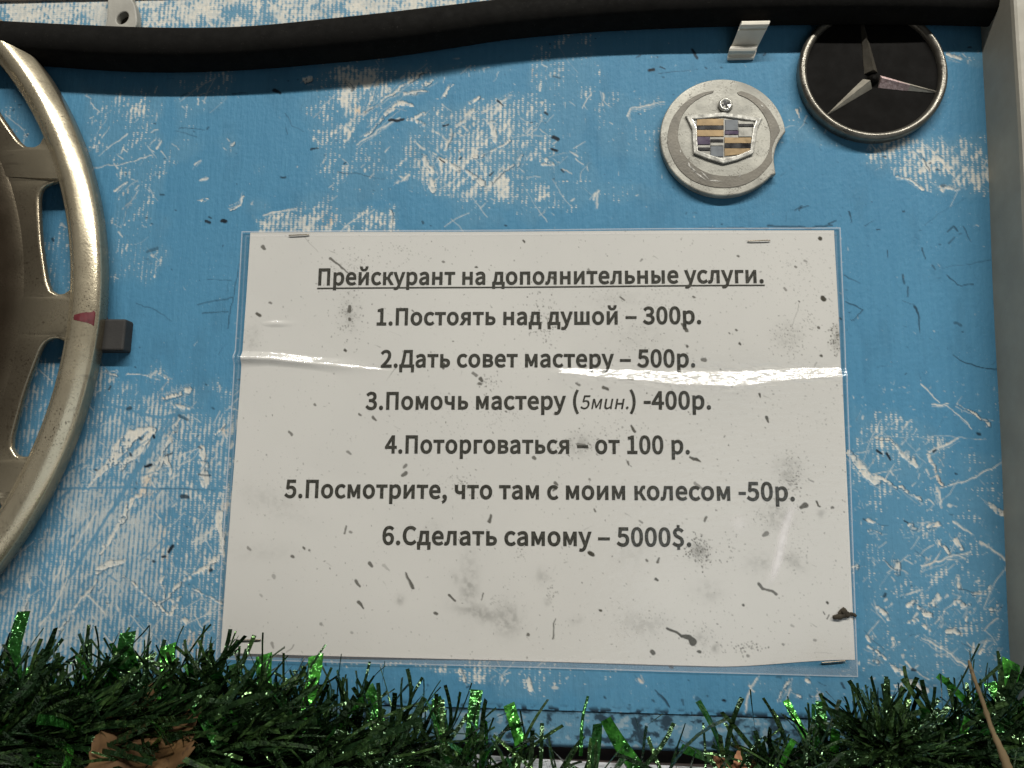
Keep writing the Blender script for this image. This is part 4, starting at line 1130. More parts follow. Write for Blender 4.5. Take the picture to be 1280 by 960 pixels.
# lettering: outlines of each character, advance width first
GLYPHS = json.loads(r'''{" ":[79,[]],"$":[195,[[[87,-30,87,-43,95,-43],[103,-43,110,-43,110,-30],[110,-17,110,-4,147,2],[171,27,171,64,171,148],[61,133,61,190,61,213],[77,228,101,228,122,228],[134,220,148,206,154,212],[160,218,166,224,151,239],[135,251,110,254,110,267],[110,280,110,293,103,293],[95,293,87,293,87,280],[87,266,87,253,53,248],[30,223,30,188,30,112],[140,126,140,62,140,38],[125,22,96,22,72,22],[52,34,35,48,30,41],[25,33,20,26,37,11],[62,-2,87,-4,87,-17]]]],"(":[119,[[[51,-16,84,-69,90,-66],[97,-63,103,-60,73,-10],[59,49,59,109,59,168],[73,227,103,277,97,280],[90,283,84,286,51,234],[32,178,32,109,32,40]]]],")":[119,[[[28,-66,35,-69,67,-16],[86,40,86,109,86,178],[67,234,35,286,28,283],[21,280,15,277,45,227],[60,168,60,109,60,49],[45,-10,15,-60,21,-63]]]],",":[98,[[[24,-60,26,-67,58,-53],[77,-27,77,7,77,30],[67,44,50,44,37,44],[26,36,26,22,26,8],[37,-1,50,-1,51,-1],[52,0,54,0,53,-21],[40,-38,19,-48,21,-54]]]],"-":[122,[[[16,94,16,86,46,86],[76,86,106,86,106,94],[106,102,106,110,76,110],[46,110,16,110,16,102]]]],".":[98,[[[36,-5,49,-5,61,-5],[72,5,72,20,72,34],[61,44,49,44,36,44],[26,34,26,20,26,5]]]],"0":[195,[[[48,-5,97,-5,146,-5],[177,40,177,129,177,218],[146,261,97,261,48,261],[18,218,18,129,18,40]],[[126,21,97,21,68,21],[48,54,48,129,48,204],[68,236,97,236,126,236],[146,204,146,129,146,54]]]],"1":[195,[[[31,9,31,0,78,0],[125,0,172,0,172,9],[172,18,172,27,154,27],[137,27,120,27,120,103],[120,180,120,257,112,257],[104,257,96,257,82,249],[65,243,42,238,42,232],[42,225,42,218,58,218],[73,218,88,218,88,154],[88,90,88,27,69,27],[50,27,31,27,31,18]]]],"2":[195,[[[15,6,15,0,69,0],[123,0,177,0,177,9],[177,18,177,28,153,28],[129,28,106,28,93,28],[77,26,64,25,124,82],[165,134,165,186,165,231],[136,261,90,261,57,261],[35,246,14,224,20,218],[26,212,33,206,47,223],[65,235,86,235,118,235],[133,214,133,185,133,140],[96,89,15,19,15,13]]]],"3":[195,[[[52,-5,92,-5,138,-5],[175,23,175,69,175,104],[151,126,120,134,120,134],[120,135,120,136,148,145],[166,166,166,197,166,238],[134,261,91,261,62,261],[39,248,20,231,25,224],[31,217,37,210,51,225],[69,235,90,235,117,235],[133,219,133,195,133,167],[116,146,62,146,62,137],[62,129,62,121,122,121],[142,101,142,70,142,40],[121,22,90,22,61,22],[42,36,27,51,21,45],[16,38,10,31,27,12]]]],"4":[195,[[[119,24,119,0,129,0],[139,0,149,0,149,24],[149,47,149,71,161,71],[172,71,183,71,183,79],[183,88,183,96,172,96],[161,96,149,96,149,150],[149,203,149,257,137,257],[126,257,114,257,78,202],[43,147,7,92,7,85],[7,78,7,71,44,71],[82,71,119,71,119,47]],[[119,123,119,96,93,96],[67,96,40,96,60,125],[79,155,99,184,106,196],[113,209,119,222,120,222],[120,222,121,222,120,209],[119,188,119,175,119,149]]]],"5":[195,[[[51,-5,92,-5,135,-5],[176,27,176,83,176,140],[141,165,98,165,83,165],[71,161,60,155,62,180],[64,205,67,229,99,229],[131,229,163,229,163,238],[163,248,163,257,122,257],[80,257,39,257,36,217],[33,177,30,137,36,133],[42,130,47,126,62,136],[73,141,90,141,122,141],[143,119,143,83,143,45],[119,22,89,22,59,22],[40,36,26,50,20,43],[15,36,9,29,27,12]]]],"6":[195,[[[56,-5,105,-5,145,-5],[179,29,179,79,179,133],[151,159,108,159,88,159],[65,148,50,129,51,208],[80,235,116,235,131,235],[147,227,157,215,163,222],[169,228,175,235,160,250],[141,261,114,261,65,261],[20,223,20,123,20,38]],[[54,50,50,103,67,127],[87,136,103,136,134,136],[149,113,149,79,149,44],[130,21,105,21,73,21]]]],"u":[213,[[[48,-5,88,-5,114,-5],[133,9,151,30,151,30],[151,30,152,30,152,20],[153,10,154,0,163,0],[172,0,181,0,181,63],[181,127,181,190,170,190],[159,190,149,190,149,145],[149,100,149,55,131,33],[117,23,97,23,72,23],[62,38,62,74,62,112],[62,151,62,190,51,190],[40,190,29,190,29,150],[29,110,29,70,29,21]]]],"Д":[250,[[[42,-25,42,0,97,0],[152,0,208,0,208,-25],[208,-49,208,-74,217,-74],[226,-74,236,-74,237,-46],[238,-19,239,8,239,15],[239,21,239,28,230,28],[220,28,211,28,211,104],[211,180,211,257,168,257],[124,257,81,257,72,202],[68,171,58,120,45,52],[33,32,22,28,18,28],[14,28,10,28,10,21],[10,15,10,8,11,-19],[12,-46,14,-74,23,-74],[33,-74,42,-74,42,-49]],[[98,28,58,28,70,44],[79,71,87,114,95,158],[98,186,106,229,130,229],[154,229,178,229,178,162],[178,95,178,28,138,28]]]],"П":[253,[[[35,86,35,0,46,0],[57,0,68,0,68,76],[68,153,68,229,107,229],[146,229,185,229,185,153],[185,76,185,0,196,0],[206,0,217,0,217,86],[217,171,217,257,157,257],[96,257,35,257,35,171]]]],"С":[224,[[[68,-5,132,-5,165,-5],[190,9,211,32,205,39],[199,46,193,53,176,35],[158,24,133,24,84,24],[54,64,54,129,54,193],[86,233,134,233,157,233],[173,223,187,209,193,216],[199,223,204,230,190,246],[165,261,134,261,69,261],[20,211,20,128,20,45]]]],"а":[197,[[[44,-5,76,-5,99,-5],[121,8,139,23,139,23],[140,23,140,23,141,15],[142,8,143,0,152,0],[160,0,169,0,169,39],[169,78,169,117,169,164],[150,195,103,195,72,195],[46,181,29,170,33,163],[37,155,41,148,56,158],[76,168,98,168,129,168],[137,145,137,120,56,111],[21,91,21,49,21,15]],[[103,21,85,21,66,21],[51,30,51,51,51,76],[73,92,137,99,137,81],[137,64,137,46,119,30]]]],"в":[199,[[[32,63,32,0,58,0],[83,0,109,0,152,0],[183,16,183,54,183,82],[165,95,144,100,144,100],[144,101,144,101,163,107],[175,121,175,142,175,176],[147,190,105,190,81,190],[56,190,32,190,32,127]],[[76,110,64,110,64,129],[64,148,64,167,76,167],[89,167,102,167,132,167],[144,157,144,139,144,121],[131,110,100,110,88,110]],[[77,23,64,23,64,44],[64,66,64,88,77,88],[90,88,103,88,135,88],[152,76,152,56,152,35],[137,23,105,23,91,23]]]],"г":[161,[[[32,63,32,0,43,0],[54,0,64,0,64,55],[64,109,64,164,93,164],[122,164,151,164,151,173],[151,181,151,190,111,190],[72,190,32,190,32,127]]]],"д":[208,[[[39,-22,39,0,82,0],[125,0,168,0,168,-22],[168,-45,168,-67,178,-67],[187,-67,196,-67,197,-43],[198,-18,199,6,199,13],[199,19,199,26,190,26],[181,26,172,26,172,81],[172,135,172,190,132,190],[93,190,54,190,51,162],[47,134,44,106,36,44],[28,32,17,26,14,26],[11,26,8,26,8,19],[8,13,8,6,9,-18],[10,-43,11,-67,20,-67],[29,-67,39,-67,39,-45]],[[80,26,51,26,60,39],[68,62,72,100,74,121],[77,143,79,164,99,164],[120,164,140,164,140,118],[140,72,140,26,110,26]]]],"е":[194,[[[58,-5,109,-5,135,-5],[155,4,172,15,168,22],[164,29,160,36,146,27],[131,21,113,21,77,21],[52,47,50,88,92,88],[135,88,178,88,179,92],[179,99,179,106,179,160],[152,195,103,195,60,195],[18,157,18,95,18,32]],[[83,110,49,110,53,148],[77,169,104,169,134,169],[151,149,151,110,117,110]]]],"и":[221,[[[32,63,32,0,42,0],[52,0,62,0,86,36],[110,73,134,109,141,120],[152,138,159,150,160,150],[160,150,161,150,159,125],[158,100,158,79,158,53],[158,26,158,0,168,0],[178,0,189,0,189,63],[189,127,189,190,179,190],[169,190,159,190,135,154],[111,118,87,81,80,70],[69,52,62,41,61,41],[61,41,60,41,62,65],[63,91,63,111,63,137],[63,164,63,190,53,190],[43,190,32,190,32,127]]]],"й":[221,[[[32,63,32,0,42,0],[52,0,62,0,86,36],[110,73,134,109,141,120],[152,138,159,150,160,150],[160,150,161,150,159,125],[158,100,158,79,158,53],[158,26,158,0,168,0],[178,0,189,0,189,63],[189,127,189,190,179,190],[169,190,159,190,135,154],[111,118,87,81,80,70],[69,52,62,41,61,41],[61,41,60,41,62,65],[63,91,63,111,63,137],[63,164,63,190,53,190],[43,190,32,190,32,127]],[[68,224,112,224,155,224],[171,254,173,284,164,284],[155,284,146,284,146,262],[138,243,112,243,85,243],[77,262,76,284,68,284],[59,284,50,284,52,254]]]],"к":[195,[[[32,63,32,0,43,0],[54,0,64,0,64,29],[64,57,64,86,77,86],[89,86,102,86,119,57],[137,29,155,0,166,0],[178,0,189,0,168,33],[146,67,125,100,130,113],[136,125,141,138,151,161],[159,164,169,164,172,164],[173,164,175,163,177,173],[179,183,181,193,178,194],[174,195,169,195,149,195],[135,189,120,154,113,140],[107,126,101,112,89,112],[77,112,64,112,64,138],[64,164,64,190,54,190],[43,190,32,190,32,127]]]],"л":[208,[[[14,-5,21,-5,49,-5],[66,16,71,58,76,94],[80,129,84,164,104,164],[123,164,143,164,143,109],[143,55,143,0,154,0],[165,0,175,0,175,63],[175,127,175,190,137,190],[98,190,59,190,54,149],[49,108,44,67,41,39],[32,26,19,26,15,26],[13,27,10,28,8,18],[6,8,4,-2,9,-4]]]],"м":[248,[[[32,63,32,0,42,0],[51,0,61,0,61,29],[61,57,61,86,61,103],[58,132,57,151,58,151],[58,151,59,151,64,137],[71,120,76,106,89,77],[101,47,113,18,120,18],[127,18,134,18,147,47],[159,77,171,106,176,120],[183,136,189,151,189,151],[190,151,190,151,189,132],[187,103,187,86,187,57],[187,29,187,0,196,0],[206,0,216,0,216,63],[216,127,216,190,203,190],[191,190,179,190,167,160],[155,131,143,101,138,85],[131,70,125,55,125,55],[124,55,124,55,118,70],[112,85,106,101,94,131],[81,160,69,190,57,190],[44,190,32,190,32,127]]]],"н":[221,[[[32,63,32,0,43,0],[54,0,64,0,64,28],[64,56,64,85,95,85],[125,85,156,85,156,56],[156,28,156,0,166,0],[177,0,188,0,188,63],[188,127,188,190,177,190],[166,190,156,190,156,164],[156,139,156,113,125,113],[95,113,64,113,64,139],[64,164,64,190,54,190],[43,190,32,190,32,127]]]],"о":[213,[[[60,-5,106,-5,153,-5],[194,32,194,95,194,158],[153,195,106,195,60,195],[18,158,18,95,18,32]],[[139,22,106,22,73,22],[51,51,51,95,51,139],[73,168,106,168,139,168],[161,139,161,95,161,51]]]],"п":[217,[[[32,63,32,0,43,0],[54,0,64,0,64,55],[64,109,64,164,94,164],[123,164,152,164,152,109],[152,55,152,0,163,0],[174,0,184,0,184,63],[184,127,184,190,134,190],[83,190,32,190,32,127]]]],"р":[217,[[[32,10,32,-80,43,-80],[54,-80,64,-80,64,-59],[64,-37,64,-16,64,-5],[64,6,63,18,81,3],[99,-5,116,-5,159,-5],[199,33,199,98,199,157],[172,195,123,195,101,195],[79,182,62,168,62,168],[62,168,62,168,61,175],[60,183,58,190,50,190],[41,190,32,190,32,100]],[[142,22,111,22,98,22],[81,27,64,42,64,75],[64,109,64,142,83,159],[99,168,115,168,151,168],[165,140,165,98,165,51]]]],"с":[179,[[[57,-5,107,-5,130,-5],[152,5,169,19,164,26],[159,34,155,41,143,30],[127,22,110,22,75,22],[51,51,51,95,51,139],[76,168,111,168,126,168],[138,161,149,152,154,159],[160,166,165,173,152,185],[134,195,110,195,61,195],[18,158,18,95,18,32]]]],"т":[180,[[[74,55,74,0,85,0],[95,0,106,0,106,55],[106,109,106,164,127,164],[148,164,170,164,170,173],[170,181,170,190,117,190],[63,190,10,190,10,181],[10,173,10,164,31,164],[53,164,74,164,74,109]]]],"у":[183,[[[27,-82,35,-82,73,-82],[93,-53,106,-16,130,53],[154,121,178,190,167,190],[157,190,147,190,135,155],[124,120,112,85,107,68],[102,48,97,31,96,31],[96,31,95,31,89,49],[82,68,76,85,63,120],[51,155,38,190,27,190],[16,190,5,190,30,127],[55,63,81,0,79,-5],[78,-10,77,-15,69,-38],[55,-56,34,-56,29,-56],[23,-54,19,-53,17,-61],[15,-70,13,-78,19,-81]]]],"ч":[201,[[[136,25,136,0,147,0],[157,0,168,0,168,63],[168,127,168,190,157,190],[147,190,136,190,136,161],[136,131,136,102,125,99],[117,98,105,98,70,98],[55,110,55,138,55,155],[55,173,55,190,44,190],[34,190,23,190,23,173],[23,155,23,138,23,91],[51,72,99,72,116,72],[123,73,136,76,136,50]]]],"ш":[293,[[[32,63,32,0,108,0],[185,0,261,0,261,63],[261,127,261,190,250,190],[240,190,229,190,229,135],[229,81,229,26,207,26],[184,26,162,26,162,81],[162,135,162,190,152,190],[141,190,131,190,131,135],[131,81,131,26,109,26],[86,26,64,26,64,81],[64,135,64,190,53,190],[43,190,32,190,32,127]]]],"ы":[264,[[[32,63,32,0,52,0],[71,0,91,0,136,0],[167,19,167,61,167,102],[136,120,91,120,82,120],[73,120,64,120,64,143],[64,167,64,190,54,190],[43,190,32,190,32,127]],[[72,26,64,26,64,49],[64,72,64,95,72,95],[80,95,88,95,120,95],[136,84,136,61,136,36],[120,26,88,26,80,26]],[[200,63,200,0,210,0],[221,0,231,0,231,63],[231,127,231,190,221,190],[210,190,200,190,200,127]]]],"ь":[192,[[[32,63,32,0,55,0],[77,0,100,0,145,0],[176,19,176,61,176,102],[145,120,100,120,88,120],[76,120,64,120,64,143],[64,167,64,190,54,190],[43,190,32,190,32,127]],[[75,26,64,26,64,49],[64,72,64,95,75,95],[86,95,97,95,129,95],[144,84,144,61,144,36],[129,26,97,26,86,26]]]],"я":[201,[[[117,98,107,98,77,98],[59,111,59,133,59,155],[77,166,107,166,117,166],[127,166,137,166,137,143],[137,121,137,98,127,98]],[[32,26,13,0,25,0],[37,0,49,0,66,25],[84,50,101,75,101,75],[102,75,102,75,114,75],[125,75,137,75,137,50],[137,25,137,0,148,0],[158,0,169,0,169,63],[169,127,169,190,146,190],[124,190,102,190,59,190],[27,176,27,134,27,104],[46,87,71,79,51,53]]]],"–":[188,[[[16,95,16,88,68,88],[120,88,172,88,172,95],[172,102,172,109,120,109],[68,109,16,109,16,102]]]]}''')
M_ink = ink_material()
GREY_H = None


def text_line(text, x0, y0, x1, y1, bold=11.0, italics=None):
    """one printed line: starts at photo point (x0, y0) on the baseline, ends at (x1, y1)"""
    a, b = np.array(at(x0, y0)), np.array(at(x1, y1))
    e = b - a
    L = np.hypot(*e)
    e = e / L
    up = np.array([-e[1], e[0]])
    runs = {False: [], True: []}
    x = 0.0
    for i, ch in enumerate(text):
        it = italics is not None and italics[0] <= i < italics[1]
        adv, cs = GLYPHS[ch]
        k = .80 if it else 1.0
        for c_ in cs:
            out = []
            for h in c_:
                q = []
                for j in range(0, 6, 2):
                    gx, gy = h[j] * k, h[j + 1] * k
                    if it:
                        gx += gy * .2
                    q += [x + gx, gy]
                out.append(q)
            runs[it].append(out)
        x += adv * k + (10 if not it else 2)
    last = x
    xs = [h[j] for r_ in runs.values() for c_ in r_ for h in c_ for j in (2,)]
    lo_, hi_ = min(xs), max(xs)
    kx = L / (hi_ - lo_)
    parts = []
    for it, cl in runs.items():
        if not cl:
            continue
        pts, faces = fill_curve(cl, bevel=(2.0 if it else bold), res=1, bezier=True)
        parts.append((pts, faces))
    pts, faces = join(parts)
    pts = np.array(pts)
    ky = TEXT_H / 253.0
    uv = a[None, :] + ((pts[:, 0] - lo_) * kx)[:, None] * e + (pts[:, 1] * ky)[:, None] * up
    return uv, faces, np.sign(pts[:, 2]) * .012


TEXT_H = 8.15
LINES = [
    ('Прейскурант на дополнительные услуги.', 399, 356.5, 953, 354.0, None),
    ('1.Постоять над душой – 300р.', 472, 406.5, 875, 405.0, None),
    ('2.Дать совет мастеру – 500р.', 477, 459.0, 868, 458.5, None),
    ('3.Помочь мастеру (5мuн.) -400р.', 458, 511.5, 887, 511.5, (18, 23)),
    ('4.Поторговаться – от 100 р.', 482, 566.0, 861, 567.0, None),
    ('5.Посмотрите, что там с моим колесом -50р.', 357, 621.5, 992, 625.5, None),
    ('6.Сделать самому – 5000$.', 479, 680.0, 863, 682.5, None),
]
for k, (txt, x0, y0, x1, y1, it) in enumerate(LINES):
    uv, faces, dz = text_line(txt, x0, y0, x1, y1, italics=it)
    w_ = film_shape(uv[:, 0], uv[:, 1]) + .17 + dz
    ln = mesh_ob('text_line', np.column_stack([uv, w_]), faces, M_ink, sheet)
    if k == 0:
        q0, q1 = np.array(at(397, 361.0)), np.array(at(955, 357.5))
        n_ = 60
        pp, ff = [], []
        for i in range(n_ + 1):
            c_ = q0 + (q1 - q0) * i / n_
            for s in (.36, -.36):
                pp.append((c_[0], c_[1] + s, film_shape(c_[0], c_[1] + s) + .17))
        for i in range(n_):
            ff.append((2 * i, 2 * i + 1, 2 * i + 3, 2 * i + 2))
        mesh_ob('underline', pp, ff, M_ink, ln)

# staples
M_staple = plain('staple_wire', (.42, .36, .28), .38, .9, .5, 200)
def staple(px0, py0, px1, py1, label):
    a, b = at(px0, py0, 2), at(px1, py1, 2)
    h0 = max(film_shape(np.array(a[0]), np.array(a[1])), film_shape(np.array(b[0]), np.array(b[1]))) + .75
    path = [(a[0], a[1], h0 - 1.6), (a[0], a[1], h0 - .3), (a[0] + .12 * (b[0] - a[0]), a[1] + .12 * (b[1] - a[1]), h0),
            (b[0] - .12 * (b[0] - a[0]), b[1] - .12 * (b[1] - a[1]), h0), (b[0], b[1], h0 - .3), (b[0], b[1], h0 - 1.6)]
    mid_ = spline(path[1:5], 14)
    p, f = tube(np.vstack([mid_]), .29, 8)
    tag(mesh_ob('staple', p, f, M_staple, None, True), label, 'staple', 'staples in the price list')
staple(361, 294, 386, 293, 'bent wire staple by the top left corner of the price list')
staple(935, 301, 963, 300, 'shiny wire staple at the right end of the top edge of the price list')
staple(298, 800, 326, 799.5, 'wire staple low on the left of the price list, just above the tinsel')
staple(1028, 829, 1058, 826.5, 'rusty dark wire staple at the bottom right corner of the price list')

# ------------------------------------------------------------------ wheel cover on the left
M_cover = cover_material()
q = ats([(0, 33), (126.5, 345), (0, 716)], 13)
(x1, y1), (x2, y2), (x3, y3) = q
d_ = 2 * (x1 * (y2 - y3) + x2 * (y3 - y1) + x3 * (y1 - y2))
cu = ((x1 ** 2 + y1 ** 2) * (y2 - y3) + (x2 ** 2 + y2 ** 2) * (y3 - y1) + (x3 ** 2 + y3 ** 2) * (y1 - y2)) / d_
cv = ((x1 ** 2 + y1 ** 2) * (x3 - x2) + (x2 ** 2 + y2 ** 2) * (x1 - x3) + (x3 ** 2 + y3 ** 2) * (x2 - x1)) / d_
RC = math.hypot(x1 - cu, y1 - cv)
cv += 4.2
cover = thing('wheel_cover', cu, cv, 0, 'silver wheel cover with slotted rim and a red paint mark, hung at the left', 'wheel cover')


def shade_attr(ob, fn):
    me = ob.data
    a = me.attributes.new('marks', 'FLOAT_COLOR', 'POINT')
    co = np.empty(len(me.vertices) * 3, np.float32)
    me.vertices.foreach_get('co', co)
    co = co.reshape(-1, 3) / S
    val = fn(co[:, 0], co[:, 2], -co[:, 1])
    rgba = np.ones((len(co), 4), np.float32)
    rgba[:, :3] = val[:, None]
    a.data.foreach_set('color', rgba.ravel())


PROF = [(RC - 1.0, 5.0), (RC - .2, 6.5), (RC, 12.6), (RC - .5, 13.8), (RC - 1.8, 15.2), (RC - 4.2, 17.0), (RC - 7.0, 18.2), (RC - 9.5, 18.4), (RC - 11.5, 17.6),
        (RC - 13.2, 16.0), (RC - 14.2, 14.6), (RC - 15.4, 14.1), (RC - 16.4, 13.2), (RC - 17.2, 10.6), (RC - 17.5, 8.0)]
p, f = lathe(PROF, cu, cv, 0, 2 * math.pi, 420)
ring = mesh_ob('outer_ring', p, f, M_cover, cover, True)
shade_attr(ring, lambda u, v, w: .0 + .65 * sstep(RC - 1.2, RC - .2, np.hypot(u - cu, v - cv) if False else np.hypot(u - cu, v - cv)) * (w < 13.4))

# slotted plate: fifteen windows between plate and ring
N = 15
RO, RI = RC - 15.2, RC - 32.0
def window_outline(a_mid):
    half = math.radians(8.9)
    ang = []
    corner = [(RI + 3.0, -half * .93), (RI + .2, -half * .66), (RI - 1.6, 0), (RI + .2, half * .66), (RI + 3.0, half * .93), (RI + 8.0, half * 1.02), (RO - 3.4, half * .99),
              (RO + .3, half * .84), (RO + 1.0, 0), (RO + .3, -half * .84), (RO - 3.4, -half * .99), (RI + 8.0, -half * 1.02)]
    pts = spline(np.array(corner + [corner[0]]), 60)[:-1]
    return [(cu + r_ * math.cos(a_mid + a), cv + r_ * math.sin(a_mid + a)) for r_, a in pts]
outer = [(cu + (RO + 1.6) * math.cos(2 * math.pi * k / 360), cv + (RO + 1.6) * math.sin(2 * math.pi * k / 360)) for k in range(360)]
inner = [(cu + (RI - 14.0) * math.cos(2 * math.pi * k / 360), cv + (RI - 14.0) * math.sin(2 * math.pi * k / 360)) for k in range(360)]
A0 = math.radians(12.0)
wins = [window_outline(A0 + 2 * math.pi * k / N) for k in range(N)]
pts, faces = fill_curve([outer, inner] + wins, bevel=1.5, extrude=.5, res=3)
rad = np.hypot(pts[:, 0] - cu, pts[:, 1] - cv)
pts[:, 2] = pts[:, 2] + 9.6 + 2.0 * sstep(RO - 6, RO + 1, rad)
plate = mesh_ob('slotted_plate', pts, faces, M_cover, cover)
me = plate.data
me.polygons.foreach_set('use_smooth', [True] * len(me.polygons))
es = plate.modifiers.new('split', 'EDGE_SPLIT')
es.split_angle = math.radians(50)
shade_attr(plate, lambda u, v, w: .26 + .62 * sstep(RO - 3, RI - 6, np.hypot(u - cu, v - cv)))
DP = [(RI - 7.0, 10.6), (RI - 9.0, 11.45), (RI - 11.0, 11.9), (RI - 14, 12.4), (RI - 18, 13.0), (RI - 24, 14.0), (RI - 32, 15.6), (RI - 50, 19), (RI - 90, 23), (.5, 24)]
p, f = lathe(DP, cu, cv, 0, 2 * math.pi, 360)
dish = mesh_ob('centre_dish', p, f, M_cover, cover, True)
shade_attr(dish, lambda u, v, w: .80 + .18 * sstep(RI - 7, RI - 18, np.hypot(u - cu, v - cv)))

# red paint on the ring
pr = np.array(PROF)
def ring_w(r_):
    return np.interp(r_, pr[::-1, 0][1:], pr[::-1, 1][1:])
M_red = plain('red_marker_paint', (.13, .016, .022), .45, 0, .35, 300)
qa = [at(93, 400, 18), at(93, 394, 18), at(104, 391, 17.5), at(113, 389.5, 17), at(116, 387.5, 16), at(120, 391.5, 14.5), at(123, 393, 13.4), at(122.5, 406, 13.4), at(117, 407.5, 15.5), at(110, 403.5, 17), at(102, 402, 17.5)]
poly_ = np.array([(math.hypot(a - cu, b - cv), math.atan2(b - cv, a - cu)) for a, b in qa])
rr_ = np.linspace(RC - 13.0, RC - .35, 40)
aa_ = np.linspace(poly_[:, 1].min() - .002, poly_[:, 1].max() + .002, 40)
pp, ff = [], []
for i in range(40):
    for j in range(40):
        r_, a_ = rr_[i], aa_[j]
        pp.append((cu + r_ * math.cos(a_), cv + r_ * math.sin(a_), ring_w(r_) + .12))
def inside(r_, a_):
    c_ = False
    n_ = len(poly_)
    for k in range(n_):
        p0, p1 = poly_[k], poly_[(k + 1) % n_]
        if (p0[1] > a_) != (p1[1] > a_) and r_ < p0[0] + (a_ - p0[1]) * (p1[0] - p0[0]) / (p1[1] - p0[1]):
            c_ = not c_
    return c_
for i in range(39):
    for j in range(39):
        if inside((rr_[i] + rr_[i + 1]) / 2, (aa_[j] + aa_[j + 1]) / 2):
            ff.append((i * 40 + j, (i + 1) * 40 + j, (i + 1) * 40 + j + 1, i * 40 + j + 1))
mesh_ob('paint_mark', pp, ff, M_red, cover, True)

# dark block behind the cover's edge
M_block = plain('dark_grey_rubber', (.028, .026, .024), .7, 0, .2, 90, bump_s=.2)
b0, b1 = at(90, 398, 8), at(153, 438, 8)
p, f = box_pts(b0[0], b1[0], b1[1], b0[1], -.3, 7.6)
blk = bevel_ob(mesh_ob('rubber_block', p, f, M_block), 1.1, 3)
tag(blk, 'dark grey block poking out from behind the silver wheel cover', 'block')

# ------------------------------------------------------------------ black hose along the top
M_hose = plain('black_rubber', (.0075, .007, .0062), .8, 0, .3, 140, bump_s=.35, bump_scale=420, spec=.08, speck=.34, speck_col=(.035, .032, .028))
hp = [(-420, 38), (-240, 43), (-60, 49), (0, 51), (75, 55), (160, 59), (240, 60), (320, 57.5), (400, 51), (480, 43), (560, 32), (640, 21), (760, 10), (900, 4), (1060, 2), (1180, 3), (1290, 5)]
hq = [(*at(a, b, 10.2), 9.7) for a, b in hp]
path = spline(hq, 150)
path[:, 2] += .5 * np.sin(path[:, 0] / 37.)
def hose_prof(a):
    return 1.0 + .05 * math.cos(2 * a) + (.13 if abs(a - math.pi * 1.10) < .2 else 0) - (.04 if abs(a - math.pi * .86) < .2 else 0)
rad_ = 9.3 + .7 * sstep(150, 0, path[:, 0]) + .25 * np.sin(np.arange(150) / 6.)
p, f = tube(path, rad_, 36, 1.0, hose_prof)
tag(mesh_ob('hose', p, f, M_hose, None, True), 'thick black rubber hose drooping across the top of the blue board', 'hose')

# grey plastic lug above the hose
M_lug = plain('grey_plastic', (.36, .345, .30), .5, 0, .25, 70, bump_s=.2)
lug_px = [(137, -60), (137, 10), (136, 26), (134, 37), (139, 40), (160, 40), (166, 38), (170, 32), (170.5, 22), (168, 8), (163, -6), (158, -60)]
lp = spline(np.array([at(a, b, 4.5) for a, b in lug_px] + [at(*lug_px[0], 4.5)]), 70)[:-1]
hc = at(153.5, 23, 5)
hole = [(hc[0] + 3.9 * math.cos(a) + .7 * math.sin(a), hc[1] + 4.3 * math.sin(a)) for a in np.linspace(0, 2 * math.pi, 32, endpoint=False)]
pts, faces = fill_curve([lp.tolist(), hole], bevel=.7, extrude=1.8, res=2)
pts[:, 2] += 3.0
lug = mesh_ob('plastic_lug', pts, faces, M_lug)
tag(lug, 'grey plastic lug with a round hole, above the black hose', 'lug')
M_inhole = plain('dark_hole_floor', (.05, .04, .025), .9, 0, .5, 300)  # dark brown disc at the bottom of the hole
pts, faces = fill_curve([[(hc[0] + 4.6 * math.cos(a), hc[1] + 4.9 * math.sin(a)) for a in np.linspace(0, 2 * math.pi, 24, endpoint=False)]], bevel=.1, extrude=.1)
pts[:, 2] += .4
mesh_ob('hole_bottom', pts, faces, M_inhole, lug)

# white clip next to the hose
M_clip = plain('cream_plastic', (.78, .73, .62), .42, 0, .14, 80, bump_s=.1)
def clip_profile():
    # (v, w) outline of the bent strip, closed
    base = at(928, 63, 3)[1]
    top = at(944, 31, 12)[1]
    c = [(base - 3.6, .2), (base - 3.4, 1.4), (base - 1.6, 1.7), (base - 1.5, 3.2)]
    for k in range(7):
        a = -math.pi * .75 + k * math.pi * 1.35 / 6
        c.append((base + 1.7 * math.sin(a) + .2, 3.6 + 1.7 * math.cos(a)))
    c += [(base + 2.0, 3.3), (top - 2.1, 10.6)]
    for k in range(8):
        a = -math.pi * .8 + k * math.pi * 1.5 / 7
        c.append((top + 1.8 * math.sin(a), 12.0 + 1.8 * math.cos(a)))
    c += [(top + .4, 10.0), (base + 3.4, 1.2), (base + 3.0, .2)]
    return c
cp = clip_profile()
ul0, ul1 = at(911.5, 63, 3.6)[0], at(945, 63, 3.6)[0]
ut0, ut1 = at(926.5, 31, 12)[0], at(961.5, 31, 12)[0]
vb, vt = cp[0][0], max(c[0] for c in cp)
pp, ff = [], []
n_ = len(cp)
for k in range(9):
    t = k / 8
    for v_, w_ in cp:
        g = np.clip((v_ - (vb + 3.6)) / (vt - vb - 5.2), -.1, 1)
        lo_u, hi_u = ul0 + (ut0 - ul0) * g, ul1 + (ut1 - ul1) * g
        pp.append((lo_u + (hi_u - lo_u) * t, v_, w_))
for k in range(8):
    for q_ in range(n_):
        q2 = (q_ + 1) % n_
        ff.append((k * n_ + q_, k * n_ + q2, (k + 1) * n_ + q2, (k + 1) * n_ + q_))
ff += [tuple(range(n_)), tuple(range(8 * n_, 9 * n_))]
tag(mesh_ob('wheel_clip', pp, ff, M_clip), 'cream coloured bent clip just under the hose, above the round crest badge', 'clip')

